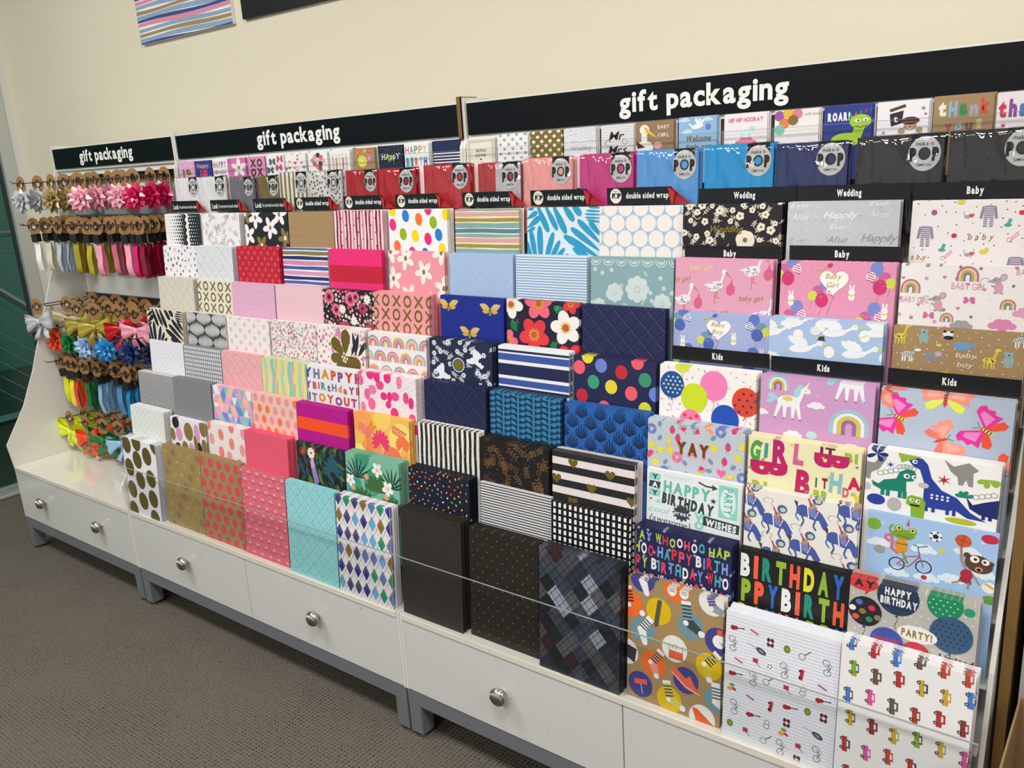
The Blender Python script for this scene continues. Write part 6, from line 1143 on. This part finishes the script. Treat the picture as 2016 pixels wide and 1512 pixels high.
for k, (x, w, z) in enumerate(PACKS):
    x /= 1000; z /= 1000; w = min(w / 1000, .148); bg, nm = PC[k]
    if k == 0: w = .13; x = .004
    if k == 3: w = .096
    W = w * 100; c = Cv(W, 16, .4, bg, 40 + k)
    if k == 4: c.vs([('e9e4da', 1.0), ('85754e', .8)])
    if k == 5: scat(c, 120, lambda a, e: c.e(a, e, .3, '3a3a3c' if c.r.random() < .5 else '6a6664', .36, c.r.uniform(0, 90), 7), .85)
    if k == 9: c.R(W * .42, -1, W, 20, 'c4bcc0')
    if k == 16: scat(c, 40, lambda a, e: c.e(a, e, .05, 'd8d0c4', n=4), .8)
    t = empty('tissue_pack', (x + w / 2, -.787, z - .165), (rad(-3.5), 0, 0)); tag(t, nm + ' tissue paper pack in clear wrapping with a round logo label', 'tissue pack', 'tissue packs in the second row')
    b = MB(); b.box(-w / 2, w / 2, -.003, .003, 0, .163, rgba(bg)); c.put(b, -w / 2, .163, -.003, .006); b.build('tissue', tissue, t)
    R = 2.5 if w > .12 else 2.2; cx = W - R - .35; c2 = Cv(W, 16, .4, bg, 3); c2.R(cx - R * .86, -.4, R * 1.72, 4.2, '0e0e10'); popmark(c2, cx, 3.1, R, bg)
    b = MB(); c2.put(b, -w / 2, .1632, -.0036, .0072); b.build('label', ink('label_print', .4), t)
    # loose clear wrapping: a wrinkled shell round the pack
    rr = random.Random(k); nx, nz = 14, 14; V = []
    for s in (-1, 1):
        for j in range(nz + 1):
            for i in range(nx + 1):
                u, v = i / nx, j / nz; e = min(u, 1 - u, v, 1 - v) > 0
                V.append((-w / 2 - .001 + u * (w + .002), s * (.0048 + ((rr.uniform(-.0006, .0010) + .0011 * sin(i * 1.3 + j * .8 + k)) if e else -.002)), v * .166 - .0005 + (0 if j < nz else .0015 * sin(i * 2.1))))
    F = []; N = (nx + 1) * (nz + 1)
    for s in (0, 1):
        for j in range(nz):
            for i in range(nx): a = s * N + j * (nx + 1) + i; F.append((a, a + 1, a + nx + 2, a + nx + 1))
    for i in range(nx): a = nz * (nx + 1) + i; F.append((a, a + 1, N + a + 1, N + a))
    b = MB(); b.mesh(V, F); b.build('clear_wrapper', cello, t, smooth=True)
    q = copy_tree(t); q.location = (t.location.x + .002, -.7745, t.location.z - .0015 + .003 * (k % 2)); q['label'] = nm + ' tissue paper pack hidden behind the front one of its colour'; q['group'] = 'second tissue packs'

# ---------------- black header strips ----------------
STR = [(0,196,1281),(217,198,1278),(431,188,1282),(619,191,1278),(819,191,1281),(1018,191,1282),(1231,186,1283),(1429,187,1282),(1625,175,1281),(1830,187,1273),(2019,191,1273),(2214,188,1270),(1819,192,1174),(2023,188,1177),(1829,184,994),(2022,184,992),(2218,185,990)]
SL = ['Look strip under the white tissue pack, leftmost of the header strips', 'Look strip under the pearl white tissue pack, second from the left', 'Look strip under the dull gold tissue pack, third from the left', 'double sided wrap strip with a red corner, under the leopard spot pack', 'double sided wrap strip with a red corner, under the deep red pack', 'double sided wrap strip with a red corner, above the multicoloured blob wrap', 'double sided wrap strip with a red corner, above the pink and sage stripe wrap', 'double sided wrap strip with a red corner, above the blue petal wrap', 'double sided wrap strip with a red corner, above the cream circle wrap', 'black Wedding strip above the black blossom wrap', 'black Wedding strip above the silver grey script wrap', 'black Baby strip above the cream sleepsuit wrap', 'black Baby strip above the pink stork wrap', 'black Baby strip above the pink balloon wrap', 'black Kids strip above the white balloon wrap', 'black Kids strip above the lilac unicorn wrap', 'black Kids strip above the neon butterfly wrap']
stripm = ink('strip_print', .35, .3)
for k, (x, w, z) in enumerate(STR):
    x /= 1000; z /= 1000; w = .19; H = 3.35 if k < 9 else 2.7
    y = -.804 if k < 12 else (-.843 if k < 14 else -.9195)
    if k < 12: z = 1.2505 + H / 100
    c = Cv(19, H, .0, '17191e', 5); b = MB(); cx = 14.6 if k < 9 else 19
    if k < 3: c.tx(.9, 1.0, 1.5, 'Look', 'f0f0ee', .03, 3.0); c.tx(4.3, 1.35, .95, "I'm printed on both sides!", 'f0f0ee', .01, 9.6)
    elif k < 9: c.e(2.1, 1.65, 1.35, 'e9e5d6', 1.5); c.L(); c.tx(1.2, 1.1, 1.0, 'P', K, .06); c.ring(2.1, 1.6, .5, .35, K, n=14, ky=1.15); c.tx(2.55, 1.1, 1.0, 'P', K, .06); c.tx(1.5, .5, .35, 'make it', K, .01, 1.2); c.tx(4.5, 1.0, 1.15, 'double sided wrap', 'f0f0ee', .03, 9.6)
    else:
        s = 'Wedding' if k < 11 else 'Baby' if k < 14 else 'Kids'; Wd = {'Wedding': 4.2, 'Baby': 2.5, 'Kids': 2.1}[s]; c.tx(9.5 - Wd / 2 - .3, .75, 1.15, s, 'f0f0ee', .05, Wd)
    b.box(0, cx / 100, -.0006, .0006, 0, H / 100, rgba('17191e')); c.put(b, 0, H / 100, -.0006, 0, .0003)
    o = tag(b.build('header_strip', stripm), SL[k], 'header strip', 'black header strips'); o.location = (max(x, .004) if k != 5 else x, y, z - H / 100)
    if k == 5: o.location.x = 1.010
    if k < 9:
        b = MB(); P = [(cx / 100, .0005, .0335), (.155, -.004, .026), (.186, .0005, 0), (cx / 100, .0005, 0)]
        b.face(P, rgba('a8242c')); b.face([(p[0], p[1] + .0007, p[2]) for p in P], rgba('a8242c')); b.face([(.139, -.0012, .0335), (.157, -.0052, .022), (.150, -.0012, 0), (.146, -.0008, 0)], rgba('c23a3c')); q = b.build('folded_corner', stripm, o); q['label'] = 'red turned-back paper corner'

# ---------------- hanging bows and ribbons ----------------
rib = ink('satin_ribbon', .3, .35, .15, 40)
def tagdisc(par, kind):
    b = MB(); R = .0285; r = .0090; N = 28; k_ = rgba('9c7448'); bl = rgba('1c1814')
    for s, y in ((1, -.0006), (-1, .0006)):
        for k in range(N):
            a, e = 2 * pi * k / N, 2 * pi * (k + 1) / N
            b.face([(R * cos(a), y, R * 1.1 * sin(a)), (R * cos(e), y, R * 1.1 * sin(e)), (r * cos(e), y, r * 1.15 * sin(e)), (r * cos(a), y, r * 1.15 * sin(a))], k_)
            if s == 1: q = r * 1.42; b.face([(q * cos(a), y - .0003, q * 1.15 * sin(a)), (q * cos(e), y - .0003, q * 1.15 * sin(e)), (r * cos(e), y - .0003, r * 1.15 * sin(e)), (r * cos(a), y - .0003, r * 1.15 * sin(a))], bl)
    for k in range(N):
        a, e = 2 * pi * k / N, 2 * pi * (k + 1) / N
        for q in (R, r): b.face([(q * cos(a), -.0006, q * 1.1 * sin(a)), (q * cos(e), -.0006, q * 1.1 * sin(e)), (q * cos(e), .0006, q * 1.1 * sin(e)), (q * cos(a), .0006, q * 1.1 * sin(a))], k_)
    for x in (-.0255, .0145):
        for q in lay('P', .0145, .08, .0105)[0]: b.face([(x + u, -.0009, -.0065 + v) for u, v in q], bl)
    for q in lay('make it', .0035, .0, .018)[0]: b.face([(-.009 + u, -.0009, .0145 + v) for u, v in q], bl)
    o = b.build('tag', ink('kraft_tag', .7), par); o.location.z = -.006; o['label'] = 'round kraft tag printed POP'
def shadec(col, f): v = [int(col[i:i + 2], 16) for i in (0, 2, 4)]; return '%02x%02x%02x' % tuple(max(0, min(255, int(a * f))) for a in v)
def starbow(col, t, seed):
    b = MB(); rr = random.Random(seed); cc = rgba(col)
    for n, R, tl, off, W in ((9, .051, 6, 0, .019), (8, .045, 34, .3, .018), (6, .036, 58, .1, .016), (3, .022, 78, .5, .012)):
        for k in range(n):
            a = 2 * pi * (k + off) / n + rr.uniform(-.08, .08); e = rad(tl + rr.uniform(-5, 5)); d = Vector((cos(a) * cos(e), -sin(e), sin(a) * cos(e))); s = Vector((-sin(a), 0, cos(a))); u = d.cross(s)
            if u.y > 0: u = -u
            T = d * R; Lp = d * R * .52 + s * W; Rp = d * R * .52 - s * W; Mp = d * R * .62 + u * .009; O = d * .004
            for F in ((O, Lp, Mp), (O, Mp, Rp), (Lp, T, Mp), (Mp, T, Rp), (Lp, O, Rp), (Lp, Rp, T)): b.face([v[:] for v in F], cc)
    o = b.build('bow', rib, t); o.location = (0, -.006, -.064)
def hank(col, t, seed):
    rr = random.Random(seed); b = MB(); cc = rgba(col); W = .0115; H = .112
    for j in range(2):
        N = 26; dy = .006 + .003 * j; pts = []
        for k in range(N):
            a = 2 * pi * k / N; z = -.062 - H * .5 + H * .5 * sin(a) * (1 - .04 * j); y = dy * cos(a) * (1.1 - .5 * sin(a)) + .0015 * sin(z * 90 + seed)
            pts.append((y, z))
        for k in range(N):
            (y0, z0), (y1, z1) = pts[k], pts[(k + 1) % N]; x = .0015 * j
            b.face([(x - W, y0, z0), (x + W, y0, z0), (x + W, y1, z1), (x - W, y1, z1)], cc); b.face([(x - W, y0 * .9, z0), (x + W, y0 * .9, z0), (x + W, y1 * .9, z1), (x - W, y1 * .9, z1)], cc)
    b.build('ribbon', rib, t, smooth=False)
    b = MB(); b.box(-.0125, .0125, -.0105, -.0095, -.062, -.033); b.box(-.0125, .0125, .0095, .0105, -.062, -.033); b.box(-.0125, .0125, -.0105, .0105, -.034, -.033); b.build('card_band', mat('black_card', '1b1a1b', .6), t)
def giftbow(col, t, seed):
    rr = random.Random(seed); b = MB(); cc = rgba(col)
    for m in (-1, 1):
        nu, nv = 16, 6; V = []
        for i in range(nu + 1):
            th = 2 * pi * i / nu; x = .035 * (1 - cos(th)); y = -.017 * sin(th) * (.4 + x * 12)
            for j in range(nv + 1):
                v = j / nv - .5; h = .014 + .8 * x; V.append((m * x, y + .003 * sin(j * 2.2 + i * .3), v * h + x * .12 * m * (1 if seed % 2 else -1) + .002 * sin(i + j)))
        b.mesh(V, [(i * (nv + 1) + j, i * (nv + 1) + j + 1, (i + 1) * (nv + 1) + j + 1, (i + 1) * (nv + 1) + j) for i in range(nu) for j in range(nv)], cc)
        nt_ = 7; V = []
        for i in range(nt_ + 1):
            q = i / nt_; w = .006 + .013 * q; x = m * (.006 + .030 * q); z = -.006 - .068 * q; V += [(x - w, .004 + .008 * sin(q * 5 + seed), z + w * .3 * m), (x, -.002 + .008 * sin(q * 5 + seed), z - (.012 if i == nt_ else 0) * -1), (x + w, .004 + .008 * sin(q * 5 + seed), z - w * .3 * m)]
        b.mesh(V, [(i * 3 + j, i * 3 + j + 1, i * 3 + j + 4, i * 3 + j + 3) for i in range(nt_) for j in (0, 1)], cc)
    o = b.build('bow', rib, t, smooth=True); b = MB(); V = []; N = 10
    for i in range(6):
        ph = pi * (i / 5 - .5)
        for k in range(N): V.append((.010 * cos(ph) * cos(2 * pi * k / N), -.004 + .010 * cos(ph) * sin(2 * pi * k / N), .013 * sin(ph)))
    b.mesh(V, [(i * N + k, i * N + (k + 1) % N, (i + 1) * N + (k + 1) % N, (i + 1) * N + k) for i in range(5) for k in range(N)], cc); kn = b.build('knot', rib, t, smooth=True)
    for q in (o, kn): q.location = (0, -.004, -.062)
HK = [  # hook height, kind, then hooks: x, colour, colour word, distances
 (1.369, 'star', [(-.76, 'b9bcc2', 'silver', (-.92, -.86)), (-.57, 'a08a50', 'gold', (-.90, -.855, -.81, -.765)), (-.335, 'eda0b4', 'pale pink', (-.92, -.865, -.815, -.765)), (-.21, 'eaa2b4', 'blush pink', (-.85, -.80)), (-.10, 'd3165c', 'magenta', (-.86, -.80, -.75))]),
 (1.22, 'hank', [(-.76, 'efece6', 'white', (-.905,)), (-.735, 'd8d2bc', 'cream', (-.875, -.85, -.825, -.80, -.775)), (-.61, 'c2ccd8', 'silver', (-.89, -.865, -.84)), (-.50, 'a39334', 'olive gold', (-.89, -.865)), (-.38, 'b5a332', 'glittery gold', (-.90, -.87, -.84)), (-.305, 'f29ab2', 'pink', (-.905,)), (-.265, 'c76a7f', 'dusty pink', (-.88, -.86, -.84, -.82, -.80)), (-.155, 'f4a2b8', 'light pink', (-.89, -.865)), (-.115, 'd8186a', 'magenta', (-.88,)), (-.075, '8e1230', 'dark red', (-.885, -.86, -.835, -.81, -.785, -.76))]),
 (.928, 'bow', [(-.775, 'bfc0c8', 'silver glitter', (-.946,)), (-.70, 'c9bb98', 'champagne', (-.87, -.82, -.77)), (-.535, 'a89a44', 'gold', (-.915, -.86, -.81, -.765)), (-.405, 'b09e3c', 'bright gold', (-.92, -.865, -.815, -.77)), (-.27, 'b81420', 'red', (-.905, -.85, -.80)), (-.17, 'f0a0b4', 'pink', (-.90, -.845, -.79))]),
 (.85, 'star', [(-.765, 'f4532c', 'orange', (-.90, -.845, -.79)), (-.655, '157a3c', 'green', (-.90, -.845, -.79)), (-.50, '93b8e0', 'light blue', (-.915, -.84)), (-.375, '1a86c8', 'bright blue', (-.91, -.845, -.79)), (-.22, '182a66', 'navy', (-.90, -.85, -.80)), (-.12, '161a40', 'very dark navy', (-.88, -.83))]),
 (.705, 'hank', [(-.785, 'd3dc22', 'lime yellow', (-.895, -.87, -.845, -.82)), (-.705, 'f2dc3a', 'yellow', (-.905,)), (-.665, 'e0381c', 'orange red', (-.905, -.88, -.855)), (-.59, '0f7038', 'dark green', (-.905, -.88, -.855, -.83)), (-.50, '8fb6dc', 'pale blue', (-.905, -.882, -.859, -.836, -.813, -.79)), (-.41, '4f86b4', 'steel blue', (-.88, -.855, -.83, -.805)), (-.30, '1f8ac8', 'vivid blue', (-.90, -.875, -.85))]),
 (.486, 'bow', [(-.752, 'e2ec20', 'neon yellow', (-.92, -.86, -.80)), (-.62, 'f04a20', 'orange red', (-.925, -.87, -.82)), (-.52, '12763c', 'green', (-.91, -.86, -.81)), (-.43, '9cc0e6', 'light blue', (-.90, -.85, -.80)), (-.33, '1f6fb0', 'bright blue', (-.87, -.82)), (-.24, '8a1c24', 'deep red', (-.87, -.82))])]
KN = {'star': ('star_bow', 'star-shaped gift bow', 'gift bow', starbow), 'hank': ('ribbon_hank', 'folded ribbon hank', 'ribbon', hank), 'bow': ('ribbon_bow', 'tied ribbon bow with tails', 'gift bow', giftbow)}
RW = ['top', 'second', 'third', 'fourth', 'fifth', 'lowest']
wire = mat('hook_chrome', '8c8478', .25, .9); sd = 0
for ri, (z, kind, pegs) in enumerate(HK):
    nm, lb, ct, fn = KN[kind]
    for x, col, cw, ys in pegs:
        p = MB(); p.tube([(x, -.735, z), (x, -.925, z), (x, -.945, z + .002), (x, -.955, z + .010)], .0022, 6)
        tag(p.build('peg_hook', wire, smooth=True), 'chrome peg hook carrying the %s %ss of the %s hook row' % (cw, lb.split(' with')[0], RW[ri]), 'hook', 'peg hooks of the left stand')
        first = None
        for k, y in enumerate(ys):
            sd += 1; rot = (0, random.Random(sd).uniform(-.10, .10), random.Random(sd + 99).uniform(.05, .45))
            if first is None: t = first = empty(nm, (x, y, z), rot); tagdisc(t, kind); fn(col, t, sd)
            else: t = copy_tree(first); t.location = (x, y, z); t.rotation_euler = rot
            if k == 0: tag(t, '%s %s, frontmost on its hook, %s hook row' % (cw, lb, RW[ri]), ct, 'front items of the hooks')
            else: tag(t, '%s %s behind the frontmost one, %s hook row' % (cw, lb, RW[ri]), ct, '%s %ss behind the front one, %s hook row' % (cw, nm.replace('_', ' '), RW[ri]))
bpy.context.view_layer.update()
